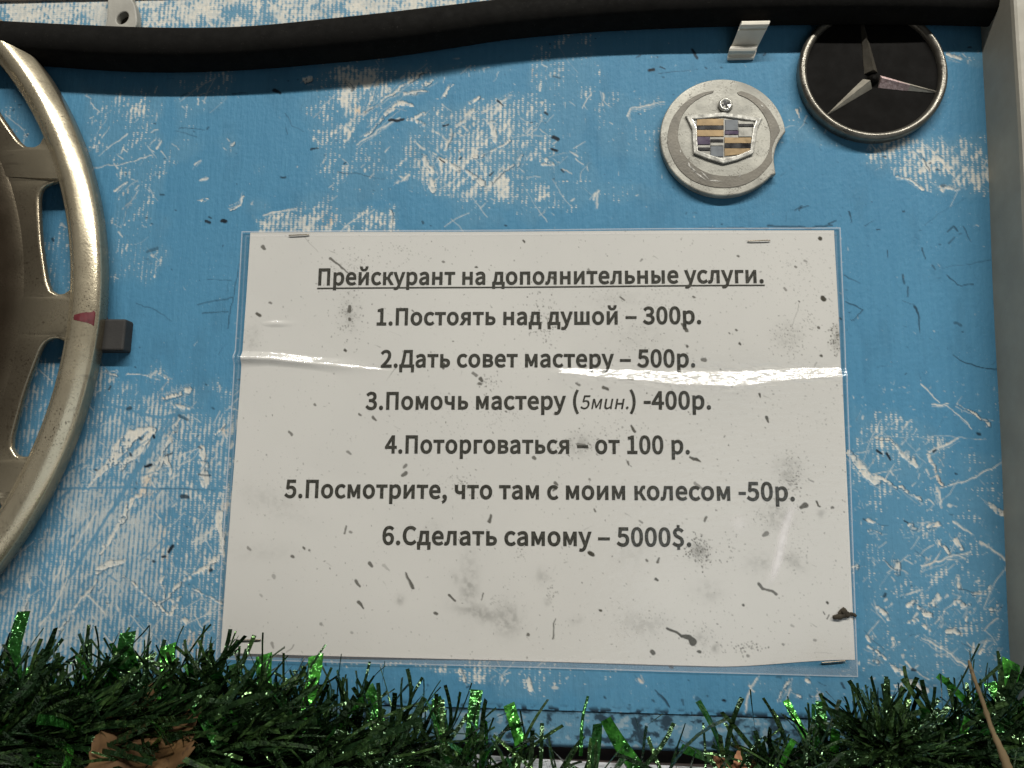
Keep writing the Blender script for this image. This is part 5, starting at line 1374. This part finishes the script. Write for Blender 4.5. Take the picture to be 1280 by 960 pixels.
# ------------------------------------------------------------------ pale round badge with a crest
def pxs(pts_, w):
    return [tuple(at(a, b, w)) for a, b in pts_]
M_pale = plain('pale_silver_plastic', (.44, .425, .365), .45, .2, .52, 45, bump_s=.2, speck=.45, speck_col=(.12, .11, .09))
M_groove = plain('taupe_groove', (.135, .122, .098), .45, .3, .3, 120, bump_s=.2)
badge = thing('crest_badge', *at(904, 171), 0, 'round pale silver badge with a coloured crest, a bite missing on its right edge', 'badge')
ctr = np.array(at(903.5, 171, 4.2))
Rb = 30.7
ol = []
def bang(px, py, w=4.2):
    q = np.array(at(px, py, w)) - ctr
    return math.atan2(q[1], q[0])
a_start, a_end = bang(983, 157), bang(966, 219)
for k in range(121):
    a = a_start + (2 * math.pi + a_end - a_start) * k / 120
    ol.append((ctr[0] + Rb * math.cos(a), ctr[1] + Rb * math.sin(a)))
bite = spline(np.array([at(a, b, 4.2) for a, b in [(967.5, 216), (966.5, 209), (965.5, 198), (968, 184), (974, 172), (980, 164)]]), 24)
ol += [tuple(x) for x in bite]
pts, faces = fill_curve([ol], bevel=.8, extrude=1.3, res=3)
pts[:, 2] += 2.3
disc = mesh_ob('disc', pts, faces, M_pale, badge)
# groove: crescent ring open at the top
gc = np.array(at(904, 168, 4.6))
def gpt(px, py):
    return at(px, py, 4.6)
g_out = [(892, 113.5), (876, 117), (858, 127), (843, 144), (836, 162), (835, 180), (839, 194), (848, 210), (862, 223), (880, 231), (903, 234.5), (926, 232), (945, 223), (957, 212), (965, 201)]
g_in = [(964, 190), (963.5, 178), (963, 165), (965, 158)]
pts_out = spline(np.array([gpt(*q_) for q_ in g_out + [(964.5, 196), (965, 186), (968, 176), (974, 165), (974, 160), (968, 147), (956, 131), (942, 120), (928, 114.5), (922, 115.5)]]), 120)
pts_in = spline(np.array([gpt(*q_) for q_ in [(923, 118), (936, 124), (948, 134), (957, 147), (962, 160), (963.5, 174), (961, 190), (952, 205), (938, 215), (922, 219.5), (905, 220), (886, 217), (868, 207), (855, 193), (848, 176), (848, 160), (853, 144), (864, 130), (878, 120.5), (891, 115.5)]]), 120)
pts, faces = fill_curve([[tuple(x) for x in pts_out] + [tuple(x) for x in pts_in]], bevel=.12, extrude=.1, res=1)
pts[:, 2] += 4.45
mesh_ob('groove', pts, faces, M_groove, badge)
# glints of bare metal along the groove
M_glint = plain('scratched_foil', (.62, .60, .55), .25, .7, .2, 200)
parts = []
for a, b, c_, d__ in [(861, 206, 868, 213), (864, 212, 884, 226), (876, 214, 886, 224), (884, 225, 904, 227), (860, 202, 862, 208), (923, 222, 927, 217), (850, 187, 851, 191), (951, 131, 954, 134), (961, 136, 963, 139), (858, 205, 872, 216)]:
    q0, q1 = np.array(at(a, b, 4.7)), np.array(at(c_, d__, 4.7))
    e = (q1 - q0)
    nrm = np.array([-e[1], e[0]]) / np.hypot(*e)
    pl = [q0, (q0 + q1) / 2 + nrm * .45, q1, (q0 + q1) / 2 - nrm * .35]
    parts.append(([(x[0], x[1], 4.72 + .01 * len(parts)) for x in pl], [(0, 1, 2, 3)]))
for p, f in parts:
    mesh_ob('foil_scratch', p, f, M_glint, badge)
# crest
M_chrome = plain('dull_chrome', (.60, .585, .53), .25, .6, .25, 150)
M_gold = plain('worn_gold', (.25, .175, .09), .38, .55, .3, 160)
M_black = plain('black_enamel', (.012, .011, .012), .25, 0, .2, 100)
M_purple = plain('dark_purple_enamel', (.055, .030, .075), .3, 0, .3, 100)
M_steel = plain('grey_enamel', (.11, .12, .13), .35, .4, .3, 100)
M_light = plain('light_enamel', (.32, .31, .275), .32, .4, .2, 100)
sh = pxs([(858.5, 145.5), (904, 141.5), (951.5, 148.5), (946, 160), (944, 171), (942.5, 181), (940.5, 191.5), (922, 199), (904, 203.5), (884, 197.5), (868, 191), (866.8, 176), (866, 161)], 5.4)
sh_in = pxs([(864.5, 148.6), (904, 145.2), (946, 151), (942.5, 160.5), (940.5, 172), (938.5, 188.5), (922, 195.5), (904, 199.5), (886, 194.5), (871.5, 188.8), (870.5, 176), (870, 160)], 5.4)
pts, faces = fill_curve([sh, sh_in], bevel=.45, extrude=.25, res=2)
pts[:, 2] += 5.1
crest = mesh_ob('crest', pts, faces, M_chrome, badge)
pts, faces = fill_curve([sh_in], bevel=.05, extrude=.2, res=1)
pts[:, 2] += 4.75
mesh_ob('field', pts, faces, M_light, crest)
def zpx(x, y):
    return (800 + x / 5.335, 80 + y / 5.333)
bars = [('bar', M_gold, (380, 366, 557, 408)), ('bar', M_black, (380, 411, 557, 436)), ('bar', M_gold, (380, 440, 557, 480)),
        ('bar', M_steel, (570, 372, 652, 440)), ('bar', M_light, (658, 384, 755, 398)), ('bar', M_black, (658, 400, 755, 414)), ('bar', M_purple, (568, 445, 655, 467)), ('bar', M_light, (660, 425, 745, 482)),
        ('bar', M_purple, (380, 485, 466, 534)), ('bar', M_black, (472, 502, 555, 521)), ('bar', M_light, (472, 525, 555, 542)), ('bar', M_black, (384, 556, 466, 574)), ('bar', M_steel, (472, 548, 555, 616)),
        ('bar', M_gold, (565, 490, 742, 526)), ('bar', M_black, (565, 529, 738, 560)), ('bar', M_gold, (565, 563, 732, 612))]
for nm, mt, (x0, y0, x1, y1) in bars:
    q = pxs([zpx(x0, y0), zpx(x1, y0), zpx(x1, y1 - (x1 > 700) * (y1 > 600) * 18), zpx(x0, y1 - (x0 < 400) * (y1 > 600) * 8)], 5.4)
    pts, faces = fill_curve([q], bevel=.12, extrude=.12, res=1)
    pts[:, 2] += 5.12
    mesh_ob('enamel_bar', pts, faces, mt, crest)
# screw through the badge
sc_c = at(907, 130.5, 5.6)
prof = [(3.3, 4.0), (3.75, 5.0), (3.6, 5.7), (2.9, 6.25), (2.6, 6.3), (2.3, 6.0), (.01, 5.95)]
p, f = lathe([(r_ * 1.0, w_) for r_, w_ in prof], sc_c[0], sc_c[1], 0, 2 * math.pi, 28)
screw = mesh_ob('screw', p, f, M_chrome, badge, True)
parts = []
for a in (.35, .35 + math.pi / 2):
    ca, sa = math.cos(a), math.sin(a)
    w_ = 6.05 + (.01 if a > 1 else 0)
    pl = [(-2.1, -.62), (2.1, -.62), (2.1, .62), (-2.1, .62)]
    parts.append(([(sc_c[0] + x * ca - y * sa, sc_c[1] + x * sa + y * ca, w_) for x, y in pl], [(0, 1, 2, 3)]))
p, f = join(parts)
mesh_ob('cross_slot', p, f, M_black, screw)

# ------------------------------------------------------------------ black round badge with a three-pointed star
star = thing('star_badge', *at(1091, 92), 0, 'round black badge with a chrome rim and three-pointed star, half in shadow', 'badge')
sc_ = np.array(at(1091.5, 89, 5.5))
Rs = 37.0
M_rim = plain('tarnished_chrome', (.20, .185, .155), .34, .75, .35, 120, bump_s=.25, speck=.30)
M_disc = plain('black_plastic', (.0062, .0056, .005), .55, 0, .1, 60, spec=.03, bump_s=.1)
prof = [(Rs - .5, .2), (Rs, 3.2), (Rs - .3, 5.2), (Rs - 1.2, 6.4), (Rs - 2.4, 6.6), (Rs - 3.6, 6.0), (Rs - 4.2, 4.8), (Rs - 4.4, 3.4)]
p, f = lathe(prof, sc_[0], sc_[1], 0, 2 * math.pi, 120)
mesh_ob('rim', p, f, M_rim, star, True)
prof = [(Rs - 4.2, 3.7), (Rs - 8, 3.5), (Rs - 20, 3.3), (.01, 3.2)]
p, f = lathe(prof, sc_[0], sc_[1], 0, 2 * math.pi, 96)
mesh_ob('disc', p, f, M_disc, star, True)
hub = np.array(at(1092, 98, 5))
M_arm = plain('scratched_chrome', (.50, .46, .38), .4, .35, .4, 160, bump_s=.3, speck=.32)
M_dull = plain('dark_arm', (.075, .066, .05), .5, .3, .4, 160, bump_s=.3)  # darker material for the upper arm
M_pit = plain('pitted_chrome', (.80, .62, .60), .5, .1, .5, 700, dark=(.42, .28, .26), bump_s=.6, bump_scale=1200)
tips = [at(1033, 144, 4), at(1178, 116.5, 4), at(1075, 12, 4)]
for k, tp in enumerate(tips):
    tp = np.array(tp)
    e = tp - hub
    L = np.hypot(*e)
    e = e / L
    nrm = np.array([-e[1], e[0]])
    def arm(t0, t1, wf=1.0, lift=0.0):
        pp_ = []
        for t in (t0, t1):
            hw = (3.7 - 3.25 * t) * wf
            c_ = hub + e * (t * L)
            top_ = 6.9 - 2.6 * t + lift
            pp_ += [tuple(c_ + nrm * hw) + (3.25 + lift,), tuple(c_) + (top_,), tuple(c_ - nrm * hw) + (3.25 + lift,)]
        return pp_, [(0, 1, 4, 3), (1, 2, 5, 4), (0, 3, 5, 2), (0, 2, 1), (3, 4, 5)]
    pa, fa = arm(.10, 1.0)
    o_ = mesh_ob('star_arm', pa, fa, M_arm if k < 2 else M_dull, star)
    if k == 1:
        pa, fa = arm(.10, .52, 1.02, .06)
        mesh_ob('pitted_patch', pa, fa, M_pit, o_)
p, f = lathe([(3.0, 3.3), (2.2, 5.2), (1.0, 6.2), (.01, 6.3)], hub[0], hub[1], .2, 2 * math.pi + .2, 9)
mesh_ob('hub', p, f, M_disc, star)

# crumb of dirt stuck over the edge of the sheet
M_dirt = plain('brown_dirt', (.045, .035, .022), .9, 0, .5, 400, bump_s=.6, bump_scale=500)
parts = []
r_ = random.Random(3)
for pts_, w0 in [([(1042, 772), (1052, 771), (1060, 768)], 1.3), ([(1053, 761), (1057, 766), (1062, 771)], 1.5), ([(1060, 768), (1067, 768), (1071, 771)], .8), ([(1052, 763), (1049, 769)], .7)]:
    pth = spline([(*at(a, b, 2), float(film_shape(np.array(at(a, b)[0]), np.array(at(a, b)[1]))) + .9) for a, b in pts_], 10)
    parts.append(tube(pth, [w0 * (.5 + .5 * math.sin(.4 + 2.4 * i / 9)) * r_.uniform(.8, 1.2) for i in range(10)], 9, .5))
p, f = join(parts)
tag(mesh_ob('dirt_crumb', p, f, M_dirt, None, True), 'dark brown crumb of dirt stuck to the right edge of the price list', 'dirt')

# ------------------------------------------------------------------ green tinsel along the bottom
garland = thing('tinsel_garland', 100, -262, 30, 'bushy dark green tinsel garland lying along the bottom of the board', 'tinsel')
gr = np.random.default_rng(12)
path_a = spline([(*at(a, b, w), w) for a, b, w in [(-60, 905, 30), (60, 895, 30), (160, 885, 28), (260, 893, 27), (360, 915, 27), (460, 938, 26), (560, 955, 26), (660, 985, 28), (780, 1000, 30), (890, 985, 28), (1000, 985, 26), (1100, 968, 26), (1180, 948, 28), (1300, 925, 26)]], 400)
path_b = spline([(*at(a, b, w), w) for a, b, w in [(-80, 965, 48), (80, 960, 52), (220, 965, 50), (360, 985, 48), (520, 1015, 46), (680, 1040, 46), (860, 1040, 46), (1000, 1010, 44), (1120, 985, 44), (1300, 965, 44)]], 400)
path_c = spline([(*at(a, b, w), w) for a, b, w in [(-160, 985, 50), (-60, 950, 54), (40, 930, 54), (150, 935, 52), (280, 950, 48), (420, 985, 44), (600, 1025, 42), (860, 1030, 40), (1000, 995, 38), (1120, 965, 40), (1220, 935, 38), (1320, 920, 36)]], 400)
M_core = plain('dark_garland_core', (.008, .014, .008), .9, 0, .3, 200)
p, f = join([tube(path_a[::4], 2.2, 8), tube(path_b[::4], 2.2, 8)])
mesh_ob('core', p, f, M_core, garland, True)


def strands(path_, n, lmin, lmax, wmin, wmax, rng_, dens=None, lean=.5, seg=9, up=.25, spread=1.0, flow=0.0):
    """curling foil strips that leave the core in all directions"""
    P, F, sh_ = [], [], []
    tang = np.gradient(path_, axis=0)
    tang /= np.linalg.norm(tang, axis=1)[:, None]
    made = 0
    while made < n:
        k = int(rng_.integers(0, len(path_)))
        c = path_[k]
        if dens is not None and rng_.random() > dens(c[0]):
            continue
        made += 1
        t = tang[k]
        d = rng_.normal(0, 1, 3) * np.array([.7, 1, .9]) * spread
        d[1] += up
        if d[2] < 0 and c[2] < 35:
            d[2] *= .45
        d = d + t * (rng_.normal(0, lean) + flow)
        if flow:
            d[2] *= .3
        d /= np.linalg.norm(d)
        L = rng_.uniform(lmin, lmax)
        wd = rng_.uniform(wmin, wmax)
        side = np.cross(d, rng_.normal(0, 1, 3))
        side /= np.linalg.norm(side)
        curl = np.cross(d, side) * rng_.normal(0, .6) + np.array([0, -.22, .05]) * rng_.uniform(0, 1.4)
        tw = rng_.normal(0, 1.1)
        side2, kink, wob = np.cross(d, side), rng_.normal(0, .22), rng_.uniform(0, 6.28)
        pos = c + rng_.normal(0, 1.2, 3)
        base = len(P)
        shv = rng_.random() ** 2.2
        bad = False
        for i in range(seg + 1):
            s = i / seg
            dd = d + curl * s * 1.3 + side2 * kink * math.sin(wob + 5.0 * s)
            dd /= np.linalg.norm(dd)
            if i:
                pos = pos + dd * L / seg
            sd = side * math.cos(tw * s) + np.cross(dd, side) * math.sin(tw * s)
            w_ = wd * .5 * (1 - .08 * s)
            q0_, q1_ = pos - sd * w_, pos + sd * w_
            for q_ in (q0_, q1_):
                q_[2] = max(q_[2], 1.2 + .3 * shv)
                if q_[0] > 360 and q_[1] > -330:
                    q_[0] = min(q_[0], rail_u(q_[1]) - .8)
                P.append(tuple(q_))
                sh_.append(shv)
        for i in range(seg):
            F.append((base + 2 * i, base + 2 * i + 1, base + 2 * i + 3, base + 2 * i + 2))
    return P, F, sh_


def tinsel_ob(name, P, F, sh_, mat):
    o = bpy.data.meshes.new(name)
    xyz = np.array(P)
    xyz = np.stack([xyz[:, 0], -xyz[:, 2], xyz[:, 1]], 1) * S
    o.from_pydata(xyz.tolist(), [], F)
    o.materials.append(mat)
    a = o.attributes.new('shade', 'FLOAT_COLOR', 'POINT')
    rgba = np.ones((len(P), 4), np.float32)
    rgba[:, :3] = np.array(sh_)[:, None]
    a.data.foreach_set('color', rgba.ravel())
    o.polygons.foreach_set('use_smooth', [True] * len(o.polygons))
    o.update()
    ob = bpy.data.objects.new(name, o)
    COL.objects.link(ob)
    ob.parent = garland
    ob.matrix_parent_inverse = Matrix.Translation(-parent_origin(garland))
    ob['kind'] = 'stuff'
    return ob


def dens_a(u):
    return float(np.interp(u, [-140, -40, 20, 70, 130, 160, 210, 240, 275, 300, 330, 370], [1, 1, .85, .55, .30, .08, .07, .22, .6, .7, .75, 1]))
M_fine = tinsel_material('green_foil', (.022, .056, .020), (.105, .200, .055), .11, False)
M_wide = tinsel_material('wide_green_foil', (.016, .085, .016), (.11, .52, .06), .10, True)
P1, F1, s1 = strands(path_a, 2050, 22, 40, .8, 2.3, gr, dens_a, .45, up=.15)
P2, F2, s2 = strands(path_b, 1500, 20, 40, .6, 2.0, gr, lambda u: float(np.interp(u, [-140, 60, 150, 230, 370], [1, 1, .5, .6, .9])), 1.0, up=.1)
# long strips combed along the garland, lying in front
P4, F4, s4 = strands(path_c, 950, 30, 62, .9, 3.4, gr, lambda u: float(np.interp(u, [-140, 30, 100, 180, 300, 370], [1, 1, .5, .12, .22, .6])), .35, up=.35, spread=.42, flow=1.25)
# one upright tuft
tuft = np.array([[*at(1112, 940, 44), 44.]] * 3) + np.array([[-.5, 0, 0], [0, 0, 0], [.5, 0, 0]])
P5, F5, s5 = strands(tuft, 170, 14, 32, 1.0, 2.5, gr, None, 1.5, up=.7)
P, F, S_ = [], [], []
for pa, fa, sa in ((P1, F1, s1), (P2, F2, s2), (P4, F4, s4), (P5, F5, s5)):
    F += [tuple(i + len(P) for i in q_) for q_ in fa]
    P += pa
    S_ += list(sa)
s1, s2 = S_, []
tinsel_ob('foil_strands', P, F, s1 + s2, M_fine)
P, F, s_all = strands(path_a, 170, 20, 36, 2.6, 5.0, gr, dens_a, .4, up=.3)
P3, F3, s3 = strands(path_c, 90, 18, 40, 2.6, 5.4, gr, None, .9, up=.1)
F += [tuple(i + len(P) for i in q_) for q_ in F3]
P += P3
s_all = list(s_all) + list(s3)


def strip(pts_px, w_from, w_to, wid0, wid1, shv, bend=0.0):
    """one broad foil strip seen at these photo points, w grows from tip to root"""
    base = len(P)
    pp_ = [np.array([*at(a, b, w_from + (w_to - w_from) * i / (len(pts_px) - 1)), w_from + (w_to - w_from) * i / (len(pts_px) - 1)]) for i, (a, b) in enumerate(pts_px)]
    pth = spline(pp_, 12)
    for i in range(12):
        t = pth[min(i + 1, 11)] - pth[max(i - 1, 0)]
        sd = np.cross(t, (0, 0, 1.))
        sd /= np.linalg.norm(sd)
        w_ = (wid0 + (wid1 - wid0) * i / 11) / 2
        tilt = np.array([0, 0, bend])
        P.append(tuple(pth[i] - sd * w_ - tilt))
        P.append(tuple(pth[i] + sd * w_ + tilt))
        s_all.extend([shv, shv])
    for i in range(11):
        F.append((base + 2 * i, base + 2 * i + 1, base + 2 * i + 3, base + 2 * i + 2))


strip([(210, 806), (209, 830), (204, 862), (200, 888)], 16, 30, 7.6, 5.6, .95, .4)
strip([(395, 819), (393, 838), (386, 872), (374, 922)], 14, 30, 7.2, 5.0, 1.0, .3)
strip([(330, 818), (330, 846), (334, 880)], 14, 26, 7.6, 6.0, .6, .5)
strip([(1264, 826), (1263, 838), (1258, 862), (1256, 900)], 20, 26, 8.8, 9.2, .7, .8)
strip([(757, 899), (772, 925), (795, 960), (815, 990)], 22, 34, 5.0, 8.0, .5, -.9)
strip([(458, 860), (466, 880), (474, 920)], 14, 24, 7.0, 7.6, .35, .6)
strip([(596, 862), (592, 890), (588, 930)], 14, 24, 5.6, 5.0, .3, .3)
strip([(545, 872), (552, 900), (558, 940)], 14, 24, 4.6, 5.0, .15, .3)
strip([(982, 875), (994, 897), (1010, 925), (1018, 942)], 18, 30, 3.2, 2.6, .9, .5)
strip([(992, 925), (982, 945), (975, 965)], 30, 36, 3.2, 2.6, .9, .5)
strip([(140, 838), (137, 860), (134, 880)], 16, 26, 5.2, 3.6, .8, .3)
strip([(636, 880), (642, 900), (652, 935)], 16, 28, 5.5, 5.0, .9, -.5)
strip([(735, 870), (728, 900), (726, 945)], 14, 24, 1.2, 1.6, .1, .1)
strip([(1017, 880), (1017, 900), (1020, 940)], 16, 26, 1.9, 1.5, .2, .1)
strip([(30, 764), (22, 790), (16, 815), (18, 850)], 16, 28, 6.0, 8.0, .1, .3)
strip([(160, 790), (155, 820), (152, 860)], 16, 26, 7.6, 7.0, .08, .3)
strip([(295, 900), (262, 915), (230, 935)], 44, 50, 9.0, 7.0, .45, .8)
tinsel_ob('broad_foil_strips', P, F, s_all, M_wide)

# ------------------------------------------------------------------ dry leaves and a stalk
def maple_leaf(name, cx, cy, w, rot, size, mat, label, tilt):
    lobes = [(0, .10), (20, .42), (34, .62), (42, .46), (52, .55), (60, .92), (66, .62), (74, .72), (82, .58), (90, 1.05)]
    ol_ = [(math.radians(270 + a_ + 0 * r0), r0) for a_, r0 in lobes]
    ol_ = []
    half = [(90, 1.06), (96, .86), (103, .84), (111, .60), (122, .76), (131, 1.0), (139, .80), (148, .74), (158, .52), (172, .62), (184, .72), (196, .50), (212, .42), (240, .34), (262, .16)]
    for a_, r0 in half:
        ol_.append((a_, r0))
    for a_, r0 in reversed(half[1:]):
        ol_.append((180 - a_, r0))
    q = np.array([(r0 * math.cos(math.radians(a_)), r0 * math.sin(math.radians(a_))) for a_, r0 in ol_])
    c = np.array(at(cx, cy, w))
    ca, sa = math.cos(rot), math.sin(rot)
    pp_, ff_ = [], []
    rings = 14
    n__ = len(q)
    dense = []
    for i in range(n__):
        for t in (0, .33, .67):
            dense.append(q[i] * (1 - t) + q[(i + 1) % n__] * t)
    q_c = np.vstack([q, q[:1]])
    dense = spline(q_c, 220)[:-1]
    lr = np.random.default_rng(int(cx))
    dense = dense * (1 + .05 * np.abs(np.sin(np.arange(len(dense)) * .9)) + lr.normal(0, .008, len(dense)))[:, None]
    m_ = len(dense)
    for k in range(rings + 1):
        for (x, y) in dense * (k / rings):
            ang_ = math.atan2(y, x)
            rr2 = math.hypot(x, y)
            z = .12 * math.sin(5 * ang_ + 1) * rr2 + .30 * rr2 * rr2 * math.sin(2 * ang_ + .6) + .05 * math.sin(9 * x + 7 * y) + .035 * math.sin(23 * x - 11 * y) - .20 * abs(math.sin(2.5 * (ang_ - math.pi / 2))) * rr2
            X, Y, Z = x * size, y * size, z * size
            X, Y = X * ca - Y * sa, X * sa + Y * ca
            pp_.append((c[0] + X, c[1] + Y * math.cos(tilt), w + Z - Y * math.sin(tilt)))
    for k in range(rings):
        for i in range(m_):
            j = (i + 1) % m_
            ff_.append((k * m_ + i, k * m_ + j, (k + 1) * m_ + j, (k + 1) * m_ + i))
    o_ = mesh_ob(name, pp_, ff_, mat, None, True)
    md = o_.modifiers.new('thick', 'SOLIDIFY')
    md.thickness = .00035
    return tag(o_, label, 'leaf', 'dry fallen leaves')


M_leaf = leaf_material('dry_brown_leaf', (.060, .031, .016), (.115, .064, .024), (.022, .012, .009))
M_leaf2 = leaf_material('dry_orange_leaf', (.34, .17, .09), (.28, .13, .07), (.14, .07, .04))
maple_leaf('maple_leaf', 134, 1034, 76, -.55, 45, M_leaf, 'dry brown maple leaf lying in the tinsel at the bottom left', .35)
maple_leaf('maple_leaf', 920, 990, 34, .5, 15, M_leaf2, 'small pale orange leaf half buried in the tinsel, right of centre', .4)
M_stalk = leaf_material('dry_straw', (.145, .105, .055), (.085, .060, .03), (.03, .022, .013))
st_ = spline([(*at(a, b, w), w) for a, b, w in [(1211, 826, 44), (1217, 846, 50), (1228, 876, 58), (1240, 912, 66), (1254, 944, 72), (1268, 985, 78)]], 40)
rs_ = np.interp(np.arange(40), [0, 2, 10, 24, 30, 39], [.45, .7, .75, .9, 1.3, 1.9])
p, f = tube(st_, rs_ * (1 + .10 * np.sin(np.arange(40) * 1.7) + .22 * (np.arange(40) % 13 == 6)), 12, .8)
tag(mesh_ob('dry_stalk', p, f, M_stalk, None, True), 'dry straw coloured stalk leaning out of the tinsel at the right', 'stalk')
